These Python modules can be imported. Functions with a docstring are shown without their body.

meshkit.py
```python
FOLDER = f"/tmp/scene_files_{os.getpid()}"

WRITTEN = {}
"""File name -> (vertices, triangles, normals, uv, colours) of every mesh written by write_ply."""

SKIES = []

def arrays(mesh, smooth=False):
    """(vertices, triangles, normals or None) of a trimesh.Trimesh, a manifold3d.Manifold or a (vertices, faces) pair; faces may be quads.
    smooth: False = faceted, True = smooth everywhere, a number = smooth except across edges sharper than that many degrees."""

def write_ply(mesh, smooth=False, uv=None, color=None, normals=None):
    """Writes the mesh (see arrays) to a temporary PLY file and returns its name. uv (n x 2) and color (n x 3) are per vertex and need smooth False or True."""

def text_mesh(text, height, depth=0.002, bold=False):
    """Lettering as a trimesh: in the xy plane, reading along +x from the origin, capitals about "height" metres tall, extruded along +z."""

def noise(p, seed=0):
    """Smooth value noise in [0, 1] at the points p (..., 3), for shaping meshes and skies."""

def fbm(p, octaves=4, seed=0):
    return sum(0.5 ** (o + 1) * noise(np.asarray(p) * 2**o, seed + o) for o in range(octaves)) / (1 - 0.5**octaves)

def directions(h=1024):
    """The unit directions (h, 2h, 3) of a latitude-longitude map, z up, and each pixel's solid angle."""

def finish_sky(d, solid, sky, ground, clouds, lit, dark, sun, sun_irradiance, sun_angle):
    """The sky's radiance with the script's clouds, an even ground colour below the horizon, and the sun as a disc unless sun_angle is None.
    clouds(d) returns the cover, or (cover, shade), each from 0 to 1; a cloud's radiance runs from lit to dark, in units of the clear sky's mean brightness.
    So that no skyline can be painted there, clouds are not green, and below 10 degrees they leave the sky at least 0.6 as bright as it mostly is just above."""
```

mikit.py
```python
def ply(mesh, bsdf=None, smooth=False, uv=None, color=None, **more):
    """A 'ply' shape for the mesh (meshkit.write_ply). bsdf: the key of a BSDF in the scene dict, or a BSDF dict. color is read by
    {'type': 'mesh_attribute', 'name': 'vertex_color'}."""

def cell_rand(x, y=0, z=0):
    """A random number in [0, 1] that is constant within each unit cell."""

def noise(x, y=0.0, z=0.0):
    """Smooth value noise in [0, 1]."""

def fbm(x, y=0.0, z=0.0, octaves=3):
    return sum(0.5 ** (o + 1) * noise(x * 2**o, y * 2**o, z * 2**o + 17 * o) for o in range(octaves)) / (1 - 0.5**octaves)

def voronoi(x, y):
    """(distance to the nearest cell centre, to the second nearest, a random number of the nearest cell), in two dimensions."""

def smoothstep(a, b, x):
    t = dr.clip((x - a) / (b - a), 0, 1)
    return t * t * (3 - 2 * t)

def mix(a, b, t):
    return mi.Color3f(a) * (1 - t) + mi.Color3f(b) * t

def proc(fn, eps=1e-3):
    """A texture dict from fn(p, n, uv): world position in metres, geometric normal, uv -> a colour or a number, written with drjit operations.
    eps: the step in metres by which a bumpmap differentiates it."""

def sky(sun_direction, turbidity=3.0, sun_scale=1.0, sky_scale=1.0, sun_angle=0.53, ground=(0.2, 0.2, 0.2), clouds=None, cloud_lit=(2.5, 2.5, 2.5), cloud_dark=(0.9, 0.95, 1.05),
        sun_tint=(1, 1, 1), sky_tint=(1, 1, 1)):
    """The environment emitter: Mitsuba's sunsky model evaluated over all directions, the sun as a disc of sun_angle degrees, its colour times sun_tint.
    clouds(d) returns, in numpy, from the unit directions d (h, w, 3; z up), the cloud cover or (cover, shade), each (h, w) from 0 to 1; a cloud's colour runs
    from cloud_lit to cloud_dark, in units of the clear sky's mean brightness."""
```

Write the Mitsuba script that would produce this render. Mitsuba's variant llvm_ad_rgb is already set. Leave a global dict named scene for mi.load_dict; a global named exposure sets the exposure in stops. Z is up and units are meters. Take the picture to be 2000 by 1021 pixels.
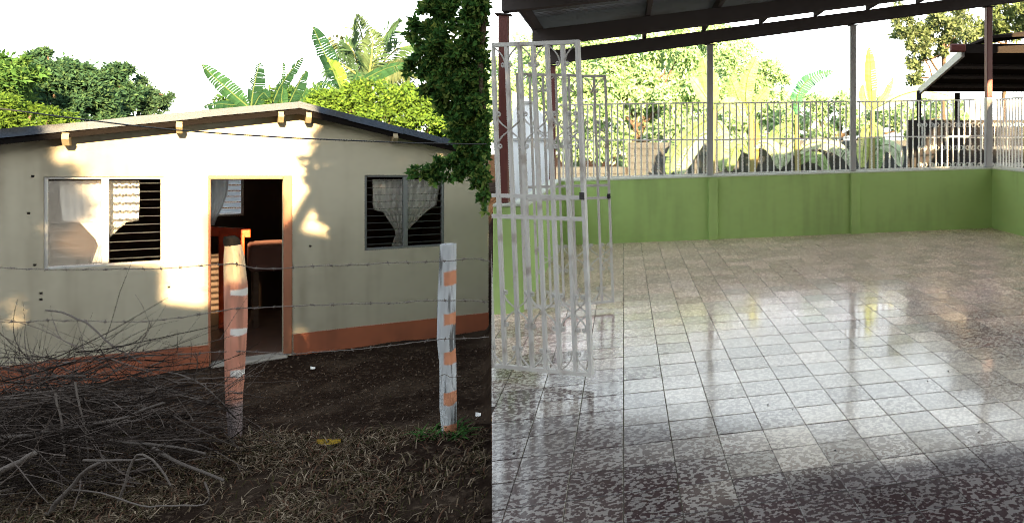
import math, numpy as np, trimesh, mitsuba as mi, mikit, meshkit
import drjit as dr
from shapely.geometry import Polygon, box as sbox
T = mi.ScalarTransform4f
scene, labels = {}, {}

# ------------------------------------------------------------------ camera, sky, exposure
F, CX, CY, EYE = 1380.0, 1612.0, 300.0, 1.70          # lens in pixels of a 2000 x 1021 frame, shifted; eye height
C = np.array([0, 0, EYE])
scene['camera'] = {'type': 'perspective', 'fov_axis': 'x', 'fov': 2 * math.degrees(math.atan(1000 / F)),
                   'principal_point_offset_x': (1000 - CX) / 2000, 'principal_point_offset_y': (510.5 - CY) / 1021,
                   'near_clip': 0.05, 'far_clip': 3000.0,
                   'to_world': T().look_at(origin=[0, 0, EYE], target=[0, 10, EYE], up=[0, 0, 1])}
SUN_EL, SUN_OFF = math.radians(20), math.radians(9)
HN = np.array([0.65830195, -0.75275397, 0.0])          # outward normal of the house front
HD = np.array([0.75258059, 0.65815033, -0.02146142])   # along the house front
_s = math.cos(SUN_OFF) * HN[:2] - math.sin(SUN_OFF) * HD[:2] / np.linalg.norm(HD[:2])
SUN = np.array([_s[0] * math.cos(SUN_EL), _s[1] * math.cos(SUN_EL), math.sin(SUN_EL)])
def haze(d):                                            # bright haze that thins upwards, all round
    e = np.clip(d[..., 2], 0, 1); return .35 + .5 * np.exp(-(e / .38) ** 2), .25 + 0 * e
scene['daylight'] = mikit.sky(SUN.tolist(), turbidity=3.0, sky_scale=0.75, sun_tint=(1.0, 0.95, 0.87), sky_tint=(1.10, .98, .80), clouds=haze, cloud_lit=(3.0, 3.0, 2.95), cloud_dark=(1.2, 1.2, 1.2))
exposure = 4.75

# ------------------------------------------------------------------ measuring helpers
def ray(px, py): return np.array([(px - CX) / F, 1.0, (CY - py) / F])
def at(px, py, Y): return C + ray(px, py) * Y
def onplane(px, py, P, n):
    r = ray(px, py); return C + r * (np.dot(np.subtract(P, C), n) / np.dot(r, n))
EDGE = 0.4732                                           # the property line between yard and terrace: X = -EDGE * Y
def side(P): P = np.asarray(P); return P[..., 0] + EDGE * P[..., 1]
# house coordinates (u along the front, v out of it, w up)
P0 = np.array([-6.34173913, 7.8, -0.58913043]); UP = np.array([0, 0, 1.0])
def H(p):
    p = np.asarray(p, float); return P0 + p[..., :1] * HD + p[..., 1:2] * HN + p[..., 2:3] * UP
def hw(px, py, v=0.0):
    P = onplane(px, py, P0 + HN * v, HN); q = P - P0
    u = np.dot(q[:2], HD[:2]) / np.dot(HD[:2], HD[:2]); return u, q[2] - u * HD[2]
# terrace coordinates (a into the depth, b to the right, h above the sloping floor)
D1 = np.array([-0.27453706, 0.96157652]); D2 = np.array([0.96157652, 0.27453706]); SA, SB = 0.0292654, 0.0075597
def Tm(p):
    p = np.asarray(p, float); a, b, h = p[..., 0], p[..., 1], p[..., 2]
    return np.stack([a * D1[0] + b * D2[0], a * D1[1] + b * D2[1], h + SA * a + SB * b], -1)
def ab(P): return float(P[0] * D1[0] + P[1] * D1[1]), float(P[0] * D2[0] + P[1] * D2[1])
N1 = np.array([D1[0], D1[1], 0.0])
def tb(px, py, a):                                      # (b, height over floor) of a pixel on the upright plane a
    P = onplane(px, py, N1 * a, N1); b = ab(P)[1]; return b, P[2] - SA * a - SB * b
def sunback(P, Y):                                      # where the sun ray that ends at P crosses the depth Y
    t = (Y - P[1]) / SUN[1]; return np.asarray(P) + SUN * t
rng = np.random.default_rng(7)

# ------------------------------------------------------------------ mesh builder
class MB:
    def __init__(s): s.v, s.f, s.c, s.n = [], [], [], 0
    def add(s, v, f, col=None):
        v = np.asarray(v, float).reshape(-1, 3); f = np.asarray(f, int)
        if f.shape[1] == 4: f = np.vstack([f[:, [0, 1, 2]], f[:, [0, 2, 3]]])
        s.v.append(v); s.f.append(f + s.n); s.n += len(v)
        if col is not None:
            col = np.asarray(col, float); s.c.append(np.broadcast_to(col, (len(v), 3)) if col.ndim == 1 else col)
        return s
    def box(s, lo, hi, fn=None, bev=0.0):
        lo, hi = np.minimum(lo, hi), np.maximum(lo, hi)
        if bev > 0:
            m = BEV(lo, hi, bev); v, f = m
        else:
            v = np.array([[x, y, z] for x in (lo[0], hi[0]) for y in (lo[1], hi[1]) for z in (lo[2], hi[2])], float)
            f = np.array([[0, 1, 3, 2], [4, 6, 7, 5], [0, 4, 5, 1], [2, 3, 7, 6], [0, 2, 6, 4], [1, 5, 7, 3]])
        return s.add(fn(v) if fn else v, f)
    def tube(s, pts, r, sides=6, cap=True, col=None):
        p = np.asarray(pts, float); r = np.broadcast_to(np.asarray(r, float), (len(p),))
        t = np.gradient(p, axis=0); t /= np.linalg.norm(t, axis=1, keepdims=True) + 1e-12
        ref = np.array([0, 0, 1.0]) if abs(t[len(t) // 2, 2]) < 0.8 else np.array([1.0, 0, 0])
        A = np.cross(t, ref); A /= np.linalg.norm(A, axis=1, keepdims=True) + 1e-12; B = np.cross(t, A)
        g = np.arange(sides) * 2 * np.pi / sides
        v = p[:, None] + r[:, None, None] * (np.cos(g)[None, :, None] * A[:, None] + np.sin(g)[None, :, None] * B[:, None])
        i, j = np.meshgrid(np.arange(len(p) - 1), np.arange(sides), indexing='ij')
        q = np.stack([i * sides + j, (i + 1) * sides + j, (i + 1) * sides + (j + 1) % sides, i * sides + (j + 1) % sides], -1).reshape(-1, 4)
        f = np.vstack([q[:, [0, 1, 2]], q[:, [0, 2, 3]]]); v = v.reshape(-1, 3)
        if cap and sides > 3:
            k = len(v); v = np.vstack([v, p[0], p[-1]]); o = np.arange(sides); e = (len(p) - 1) * sides
            f = np.vstack([f, np.stack([o, (o + 1) % sides, o * 0 + k], 1), np.stack([e + (o + 1) % sides, e + o, o * 0 + k + 1], 1)])
        return s.add(v, f, col)
    def prism(s, poly, d0, d1, fn):                     # shapely polygon extruded from d0 to d1; fn maps (x, y, d)
        for g in getattr(poly, 'geoms', [poly]):
            m = trimesh.creation.extrude_polygon(g, d1 - d0, engine='earcut'); v = np.array(m.vertices); v[:, 2] += d0
            s.add(fn(v), np.array(m.faces))
        return s
    def mesh(s): return np.vstack(s.v), np.vstack(s.f)
    def col(s): return np.vstack(s.c) if s.c else None
def BEV(lo, hi, b):                                     # chamfered box: 24 vertices
    lo, hi = np.asarray(lo, float), np.asarray(hi, float); b = min(b, 0.45 * float((hi - lo).min()))
    pts = []
    for sx in (0, 1):
        for sy in (0, 1):
            for sz in (0, 1):
                c = np.where([sx, sy, sz], hi, lo); i = np.where([sx, sy, sz], -b, b)
                for k in range(3): q = c + i; q[k] = c[k]; pts.append(q)
    m = trimesh.convex.convex_hull(np.array(pts)); return np.array(m.vertices), np.array(m.faces)
used = {}
def num(key):
    used[key] = used.get(key, -1) + 1
    return key if used[key] == 0 else f'{key}_{used[key]:03d}'
def put(key, mb, mat, smooth=False, label=None, cat=None, group=None, kind=None):
    key = num(key); col = mb.col()
    m = mb.mesh(); m = trimesh.Trimesh(m[0], m[1], process=False)
    if col is not None and smooth not in (False, True): smooth = False
    scene[key] = mikit.ply(m, mat, smooth=smooth, color=col)
    tag(key, label, cat, group, kind); return key
def tag(key, label=None, cat=None, group=None, kind=None):
    e = {k: v for k, v in (('label', label), ('category', cat), ('group', group), ('kind', kind)) if v}
    if e: labels[key] = e
def thing(name, label, cat, group=None):
    k = num(name); tag(k, label, cat, group); return k

# ------------------------------------------------------------------ materials
def rgb(*c): return {'type': 'rgb', 'value': list(c)}
def two(b): return {'type': 'twosided', 'bsdf': b}
def dif(c): return two({'type': 'diffuse', 'reflectance': c if isinstance(c, dict) else rgb(*c)})
def pri(c, r=0.5, **k): return two({'type': 'principled', 'base_color': c if isinstance(c, dict) else rgb(*c), 'roughness': r, **k})
P = mikit.proc; nz, fb, sst, mx = mikit.noise, mikit.fbm, mikit.smoothstep, mikit.mix
def bump(b, fn, scale, eps=2e-3): return two({'type': 'bumpmap', 'tex': P(fn, eps), 'scale': scale, 'bsdf': b})
def stucco(c, dirt, s=1.0, amt=0.5):
    def fn(p, n, uv):
        t = fb(p.x * 1.3 * s, p.y * 1.3 * s, p.z * 0.7 * s, 4) * .6 + fb(p.x * 9, p.y * 9, p.z * .7, 3) * .4; u = fb(p.x * 14, p.y * 14, p.z * 14, 2)
        return mx(c, dirt, dr.clip(sst(0.42, 0.8, t) * amt + (u - 0.5) * 0.22, 0, 1))
    return fn
def M(name, b): scene[name] = b
rough = lambda p, n, uv: fb(p.x * 60, p.y * 60, p.z * 60, 3)
M('m_cream', bump({'type': 'diffuse', 'reflectance': P(stucco((.42, .39, .31), (.29, .26, .20), 1.0, 1.0))}, rough, 0.006))
M('m_salmon', bump({'type': 'diffuse', 'reflectance': P(stucco((.37, .125, .07), (.20, .08, .055), 1.6, .9))}, rough, 0.006))
def soilc(p, n, uv):
    t = fb(p.x * 2.2, p.y * 2.2, 0, 4); u = fb(p.x * 30, p.y * 30, 3, 3)
    return mx(mx((.018, .012, .0095), (.040, .029, .022), sst(.35, .75, t)), (.075, .056, .042), sst(.62, .8, u) * .7)
M('m_soil', bump({'type': 'diffuse', 'reflectance': P(soilc)}, lambda p, n, uv: fb(p.x * 18, p.y * 18, p.z * 18, 4), 0.05, 4e-3))
def galvc(p, n, uv):
    t = fb(p.x * 2, p.y * 2, p.z * 2, 4); return mx((.13, .15, .18), (.09, .085, .08), sst(.5, .8, t) * .7)
M('m_galv', pri(P(galvc), .45, metallic=.4))
M('m_flash', pri(P(lambda p, n, uv: mx((.030, .048, .080), (.024, .028, .034), sst(.5, .8, fb(p.x * 3, p.y * 3, p.z * 3, 4)))), .5))
M('m_barge', dif((.008, .007, .007)))
def woodf(c1, c2, fx=3, fz=3, fy=3):
    def fn(p, n, uv): return mx(c1, c2, fb(p.x * fx, p.y * fy, p.z * fz, 4))
    return fn
M('m_tail', dif(P(woodf((.36, .31, .21), (.22, .18, .12), 12, 12, 12))))
M('m_trim', pri(P(woodf((.36, .15, .085), (.26, .10, .055), 6, 2, 6)), .6))
M('m_alu', pri((.55, .56, .57), .4, metallic=.5))
M('m_darkalu', pri((.16, .17, .18), .4, metallic=.3))
M('m_glass', {'type': 'thindielectric', 'int_ior': 1.5})
M('m_dusty', {'type': 'blendbsdf', 'weight': .13, 'a': {'type': 'thindielectric', 'int_ior': 1.5}, 'b': dif((.17, .125, .095))})
M('m_curtain', {'type': 'principledthin', 'base_color': P(lambda p, n, uv: mx((.84, .84, .82), (.76, .76, .74), fb(p.x * 20, p.y * 20, p.z * 20, 2))), 'roughness': .8, 'diff_trans': .7, 'spec_trans': 0.0})
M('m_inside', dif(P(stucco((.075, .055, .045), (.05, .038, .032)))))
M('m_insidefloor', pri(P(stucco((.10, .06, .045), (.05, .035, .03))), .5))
M('m_orange', pri((.75, .085, .015), .4))
M('m_cloth', dif(P(woodf((.22, .12, .10), (.16, .08, .075), 5, 5, 5))))
M('m_darkwood', pri(P(woodf((.05, .03, .02), (.10, .06, .04), 3, 20, 3)), .5))
def post1c(p, n, uv):
    w = p.z + (fb(p.x * 25, p.y * 25, p.z * 25, 2) - .5) * .03
    base = mx((.68, .31, .22), (.44, .22, .16), sst(.4, .75, fb(p.x * 30, p.y * 30, p.z * 3, 3)))
    on = lambda lo, hi: sst(lo - .006, lo + .006, w) * (1 - sst(hi - .006, hi + .006, w))
    face = sst(-.2, .1, n.x * .45 - n.y * .89)
    k = dr.maximum(dr.maximum(on(.803, .845), on(.550, .592)), on(.290, .332)) * sst(POSTX[0], POSTX[0] + .01, p.x)
    foot = 1 - sst(.08, .16, w)
    c = mx(base, (.80, .79, .76), k * .95)
    c = mx(c, (.70, .55, .36), sst(.86, .93, w) * .9)  # sunlit upper end of the post painted in as a cream tone
    return mx(c, (.22, .21, .22), foot * .85)
POSTX = [at(457, 600, 4.5)[0]]
M('m_post', bump({'type': 'diffuse', 'reflectance': P(post1c)}, lambda p, n, uv: fb(p.x * 50, p.y * 50, p.z * 7, 3), 0.02))
def post2c(p, n, uv):
    t = fb(p.x * 40, p.y * 40, p.z * 4, 3)
    base = mx((.52, .55, .58), (.10, .10, .10), sst(.52, .7, t) * .9)
    w = p.z + (fb(p.x * 25, p.y * 25, p.z * 25, 2) - .5) * .03
    on = lambda lo, hi: sst(lo - .005, lo + .005, w) * (1 - sst(hi - .005, hi + .005, w))
    k = sum(on(z0, z0 + .085) for z0 in (.862, .603, .352, .095, -.12))
    return mx(base, (.62, .27, .15), dr.clip(k, 0, 1) * sst(POST2X[0] - .008, POST2X[0] + .008, p.x) * .95)
POST2X = [at(874, 600, 4.55)[0]]
M('m_oldpost', bump({'type': 'diffuse', 'reflectance': P(post2c)}, lambda p, n, uv: fb(p.x * 55, p.y * 55, p.z * 6, 3), 0.03))
M('m_char', dif((.02, .018, .016)))
M('m_wire', pri((.13, .11, .10), .5, metallic=.5))
M('m_cable', pri((.02, .02, .022), .4))
VC = {'type': 'mesh_attribute', 'name': 'vertex_color'}
M('m_leaf', {'type': 'principledthin', 'base_color': VC, 'roughness': .45, 'diff_trans': .7, 'spec_trans': 0.0, 'eta': 1.4})
M('m_twig', dif(VC))
M('m_bark', bump({'type': 'diffuse', 'reflectance': P(woodf((.20, .15, .11), (.08, .06, .05), 9, 3, 9))}, rough, 0.03))
M('m_stem', dif(P(woodf((.28, .30, .12), (.20, .14, .07), 6, 2, 6))))
# terrace
PA, PB, OA, OB = 0.2625, 0.2555, 3.464, 0.0            # tile pitch and offsets
def glaref(a, b, r):                                      # sky glare put into tile colour and gloss, mid-floor and random tiles
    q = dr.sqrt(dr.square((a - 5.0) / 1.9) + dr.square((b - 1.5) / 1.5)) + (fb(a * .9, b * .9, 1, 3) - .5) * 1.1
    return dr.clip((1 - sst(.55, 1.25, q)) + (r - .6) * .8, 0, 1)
def tilec(p, n, uv):
    a = p.x * D1[0] + p.y * D1[1]; b = p.x * D2[0] + p.y * D2[1]
    ia, ib = dr.floor((a - OA) / PA), dr.floor((b - OB) / PB)
    r = mikit.cell_rand(ia, ib, 5); r2 = mikit.cell_rand(ia, ib, 9)
    wob = nz(a * 30, b * 30, 3) * .5
    v = nz(a * 76 + wob * 2 + r * 50, b * 62 + r2 * 30, 0) * .62 + nz(a * 140, b * 120, r * 9) * .38
    spot = sst(.41, .52, v)
    glare = glaref(a, b, r)
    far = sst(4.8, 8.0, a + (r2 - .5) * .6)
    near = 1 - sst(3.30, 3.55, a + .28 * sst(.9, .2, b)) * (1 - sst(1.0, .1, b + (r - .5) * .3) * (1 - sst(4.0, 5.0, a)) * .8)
    glare = glare * (1 - near)
    cd = mx(mx(mx((.060, .038, .036), (.034, .019, .020), near), (.38, .33, .28), glare), (.44, .28, .255), far); cl = mx(mx(mx((.32, .30, .28), (.145, .128, .124), near), (.52, .47, .40), glare), (.74, .57, .52), far)  # near tiles darkened, far and glare tiles paled: light put into colour
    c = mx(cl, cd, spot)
    return c * (0.82 + 0.36 * r2)
def tiler(p, n, uv):
    a = p.x * D1[0] + p.y * D1[1]; b = p.x * D2[0] + p.y * D2[1]
    ia, ib = dr.floor((a - OA) / PA), dr.floor((b - OB) / PB)
    return (0.03 + 0.04 * (1 - glaref(a, b, mikit.cell_rand(ia, ib, 5)))) + 0.09 * fb(p.x * 3, p.y * 3, 0, 3) + .03 * nz(p.x * 25, p.y * 25) + .05 * mikit.cell_rand(dr.floor((a - OA) / PA), dr.floor((b - OB) / PB), 3)
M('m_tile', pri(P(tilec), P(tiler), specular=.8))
M('m_grout', dif((.06, .052, .048)))
M('m_green', bump({'type': 'diffuse', 'reflectance': P(stucco((.40, .57, .21), (.26, .37, .14), .8, .75))}, rough, 0.004))
M('m_cap', dif((.62, .66, .58)))
M('m_gate', pri(P(lambda p, n, uv: mx((.52, .51, .49), (.34, .30, .27), sst(.55, .8, fb(p.x * 9, p.y * 9, p.z * 9, 4)))), .45))
M('m_rail', pri((.74, .74, .72), .45))
M('m_redpost', pri((.13, .035, .03), .5))
M('m_greypost', pri((.36, .36, .36), .5))
def under(p, n, uv): return mx((.15, .165, .18), (.09, .08, .075), sst(.45, .75, fb(p.x * 1.5, p.y * 1.5, p.z, 4)))
M('m_zinc', pri(P(under), .5, metallic=.3))
M('m_beam', dif((.085, .075, .075)))
M('m_block', bump({'type': 'diffuse', 'reflectance': P(stucco((.095, .105, .11), (.06, .062, .065), 2, .8))}, rough, 0.01))
M('m_sheet', pri((.76, .79, .84), .5))
M('m_shed', dif((.03, .026, .025)))
M('m_iron', pri((.018, .016, .018), .5))
M('m_concrete', dif(P(stucco((.34, .32, .29), (.24, .22, .2), 2, .8))))
M('m_rear', dif((.30, .24, .20)))
M('m_paper', dif((.75, .75, .73)))
M('m_yellow', dif((.26, .17, .025)))

# ------------------------------------------------------------------ ground
def gz(X, Y):
    s = X + EDGE * Y
    left = -.10 - .40 * np.clip((Y - 4.75) / .35, 0, 1) ** 2 * (3 - 2 * np.clip((Y - 4.75) / .35, 0, 1)) - .13 * np.clip((Y - 5) / 4, 0, 1)
    right = np.clip(-.20 + .029 * Y, -.3, .25)
    k = np.clip((s + .02) / .2, 0, 1)
    near = meshkit.fbm(np.stack([X * 2.1, Y * 2.1, X * 0], -1), 4) - .5
    return left * (1 - k) + right * k + near * .06 * (1 - k) * np.clip(12 - np.abs(Y), 0, 1)
def sheet(xs, ys, zf):
    X, Y = np.meshgrid(xs, ys, indexing='ij'); v = np.stack([X, Y, zf(X, Y)], -1).reshape(-1, 3)
    i, j = np.meshgrid(np.arange(len(xs) - 1), np.arange(len(ys) - 1), indexing='ij'); k = len(ys)
    return v, np.stack([i * k + j, (i + 1) * k + j, (i + 1) * k + j + 1, i * k + j + 1], -1).reshape(-1, 4)
xs = np.unique(np.concatenate([np.array([-900, -300, -120, -60, -30, -18]), np.arange(-12, -1, .06), np.arange(-1, 14, .5), [20, 40, 90, 300, 900]]))
ys = np.unique(np.concatenate([np.array([-300, -100, -40, -15, -6]), np.arange(-5, 2, .5), np.arange(2, 10, .06), np.arange(10, 30, 1.0), [40, 80, 200, 600, 1500]]))
put('ground', MB().add(*sheet(xs, ys, gz)), 'm_soil', True, 'dark bare soil of the yard sloping down to the house', kind='structure')


# ------------------------------------------------------------------ small house in the yard
HOUSE = thing('small_house', 'small cream plastered house with salmon base band and low gabled metal roof', 'house')
def hs(name): return HOUSE + '__' + name
UV = lambda v0: (lambda q: H(np.stack([q[:, 0], q[:, 2], q[:, 1]], -1)))   # prism (u, w, depth v)
pw = UV(0)
OV = .17
(_l, _c, _r) = (hw(0, 262, OV), hw(583, 206, OV), hw(900, 284, OV))
RU, RW = _c; SL = (_c[1] - _l[1]) / (_c[0] - _l[0]); SR = (_c[1] - _r[1]) / (_r[0] - _c[0])
def roofw(u): return RW - np.where(u < RU, (RU - u) * SL, (u - RU) * SR)
UL, UR = -2.7, 2.46
DOOR = (-.333, .283, .03, 2.006); W1 = (-1.546, -.702, 1.14, 2.035); W2 = (1.062, 1.929, 1.146, 2.055)
shell = Polygon([(UL, -.6), (UR, -.6), (UR, roofw(UR) - .02), (RU, RW - .02), (UL, roofw(UL) - .02)])
front = shell
for a in (DOOR, W1, W2): front = front.difference(sbox(a[0], a[2] if a is not DOOR else -.6, a[1], a[3]))
put(hs('wall'), MB().prism(front, -.15, 0, pw), 'm_cream')
bw = (hw(396, 340, -3.2)[0], hw(476, 340, -3.2)[0], hw(450, 421, -3.2)[1], 2.0)
back = shell.difference(sbox(*[bw[0], bw[2], bw[1], bw[3]]))
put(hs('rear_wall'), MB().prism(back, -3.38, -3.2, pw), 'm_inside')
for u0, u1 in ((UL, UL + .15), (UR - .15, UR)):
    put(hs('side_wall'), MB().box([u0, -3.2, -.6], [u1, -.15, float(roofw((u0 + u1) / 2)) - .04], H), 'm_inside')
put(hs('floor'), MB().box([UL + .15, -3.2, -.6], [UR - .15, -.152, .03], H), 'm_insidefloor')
# salmon base band, standing proud of the plaster
bl = [hw(x, y) for x, y in ((0, 716), (137, 698), (408, 673))]; br = [hw(x, y) for x, y in ((573, 652), (700, 637), (959, 609))]
bl = [(UL, bl[0][1])] + bl; br = br[:2] + [(UR, br[2][1])]
m = MB()
for row in (bl, br):
    r = [(float(u), float(w)) for u, w in row]
    m.prism(Polygon(r + [(r[-1][0], -.6), (r[0][0], -.6)]), .0005, .012, pw)
put(hs('base_band'), m, 'm_salmon', label='painted salmon band along the foot of the wall')
# roof
roof = hs('roof')
put(roof, MB().prism(Polygon([(RU - .14, RW + .012 - .14 * SL), (RU, RW + .030), (RU + .14, RW + .012 - .14 * SR), (RU + .14, RW + .02 - .14 * SR), (RU, RW + .040), (RU - .14, RW + .02 - .14 * SL)]), -3.7, OV + .02, pw), 'm_flash')
for sgn in (-1, 1):
    ue = UL - .25 if sgn < 0 else 2.40
    for k in range(4):
        v1, v0 = OV + .01 - k * .95, OV + .01 - (k + 1) * .95 - .06
        vs = np.arange(v0, v1 + 1e-6, .0127); us = np.array([RU + sgn * .005, (RU + ue) / 2, ue])
        U, V = np.meshgrid(us, vs, indexing='ij')
        Wz = roofw(U) + .012 + .009 * np.sin(V * 2 * np.pi / .076) + .003 * k
        i, j = np.meshgrid(np.arange(2), np.arange(len(vs) - 1), indexing='ij'); n_ = len(vs)
        q = np.stack([i * n_ + j, (i + 1) * n_ + j, (i + 1) * n_ + j + 1, i * n_ + j + 1], -1).reshape(-1, 4)
        put(roof + '__metal_sheet', MB().add(H(np.stack([U, V, Wz], -1).reshape(-1, 3)), q), 'm_galv', True)
    a, b = (ue, RU) if sgn < 0 else (RU, ue)
    r = lambda d0, d1: Polygon([(a, float(roofw(np.array(a))) + d0), (b, float(roofw(np.array(b))) + d0), (b, float(roofw(np.array(b))) + d1), (a, float(roofw(np.array(a))) + d1)])
    rf = np.random.default_rng(12 + sgn)
    for k in range(4):
        ua, ub = a + (b - a) * k / 4 - .03, min(a + (b - a) * (k + 1) / 4 + .03, b + (0 if sgn < 0 and k == 3 else .03)); e0, e1_ = rf.uniform(-.006, .008, 2); o = .0055 * (k % 2)
        if sgn < 0: ub = min(ub, RU)
        else: ua = max(ua, RU)
        g0, g1 = float(roofw(np.array(ua))), float(roofw(np.array(ub)))
        put(roof + '__edge_flashing', MB().prism(Polygon([(ua, g0 - .030 + e0), (ub, g1 - .030 + e1_), (ub, g1 + .043 + e1_), ((ua + ub) / 2, (g0 + g1) / 2 + .046 + rf.uniform(-.004, .004)), (ua, g0 + .043 + e0)]), OV + .011 + o, OV + .0155 + o, pw), 'm_flash')
    put(roof + '__barge_board', MB().prism(r(-.095, .0), OV - .03, OV, pw), 'm_barge')
for px, py in ((128, 262), (350, 240), (549, 219), (603, 227), (772, 259)):
    u = hw(px, py, OV)[0]; w = float(roofw(np.array(u))) - .003
    poly = Polygon([(-.12, w - .01), (OV - .035, w - .01), (OV + .045, w - .09), (OV + .045, w - .105), (OV - .03, w - .165), (-.12, w - .165)])
    put(hs('roof_beam_end'), MB().prism(poly, u - .024, u + .024, lambda q: H(np.stack([q[:, 2], q[:, 0], q[:, 1]], -1))), 'm_tail')
# door frame and step
fr = hs('door_frame')
put(fr, MB().box([DOOR[1] + .001, -.14, .03], [DOOR[1] + .082, .014, DOOR[3] + .042], H, .006).box([DOOR[0] - .022, -.14, .03], [DOOR[0] - .001, .012, DOOR[3] + .001], H, .004)
    .box([DOOR[0] - .022, -.14, DOOR[3] + .0015], [DOOR[1] + .0005, .012, DOOR[3] + .042], H, .006), 'm_trim', label='orange brown wooden door frame')
put(hs('door_step'), MB().box([DOOR[0] - .0, -.16, -.6], [DOOR[1] + .04, .10, .028], H, .015), 'm_concrete')
# windows
def window(rect, left_closed, name='window', frame_mat='m_alu', n=10, v=-.05, op=True):
    u0, u1, w0, w1 = rect; k = num(hs(name)); used[k] = 0
    t, um = .026, (u0 + u1) / 2
    if left_closed: um = hw(205, 430)[0]
    m = MB()
    for a in (u0, u1 - t): m.box([a, v - .03, w0], [a + t, v + .03, w1], H, .004)
    for b in (w0, w1 - t): m.box([u0 + t, v - .03, b], [u1 - t, v + .03, b + t], H, .004)
    m.box([um - .026, v - .035, w0 + t], [um + .026, v + .035, w1 - t], H, .004)
    fm = num(k + '__frame'); scene[fm] = mikit.ply(m.mesh(), frame_mat)
    hgt = (w1 - w0 - 2 * t) / n
    for h_, (a, b) in enumerate(((u0 + t, um - .026), (um + .026, u1 - t))):
        for i in range(n):
            w = w0 + t + (i + .5) * hgt; s = MB()
            if left_closed and h_ == 0:
                z = hgt * .52
                s.add(H([[a, v - .012, w + z], [b, v - .012, w + z], [b, v + .012, w - z], [a, v + .012, w - z]]), [[0, 1, 2, 3]])
                mat = 'm_dusty'
            else:
                s.box([a, v - .04, w - .0028], [b, v + .04, w + .0028], lambda q, w=w: H(np.stack([q[:, 0], q[:, 1], q[:, 2] + (q[:, 1] - v) * .04], -1)))
                mat = 'm_slat'
            scene[num(k + '__louvre_slat')] = mikit.ply(s.mesh(), mat)
    return k
M('m_louvre', {'type': 'principledthin', 'base_color': rgb(.70, .78, .88), 'roughness': .5, 'diff_trans': 1.2, 'spec_trans': 0.0})
M('m_slat', pri((.05, .055, .06), .12, specular=.6))
window(W1, True); labels[hs('window')] = {'label': 'left window with closed dusty louvres and open louvres beside them'}
window(W2, False, frame_mat='m_darkalu'); labels[hs('window_001')] = {'label': 'right window in the shade with open louvre slats'}
k = hs('rear_window'); m = MB()
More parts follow.
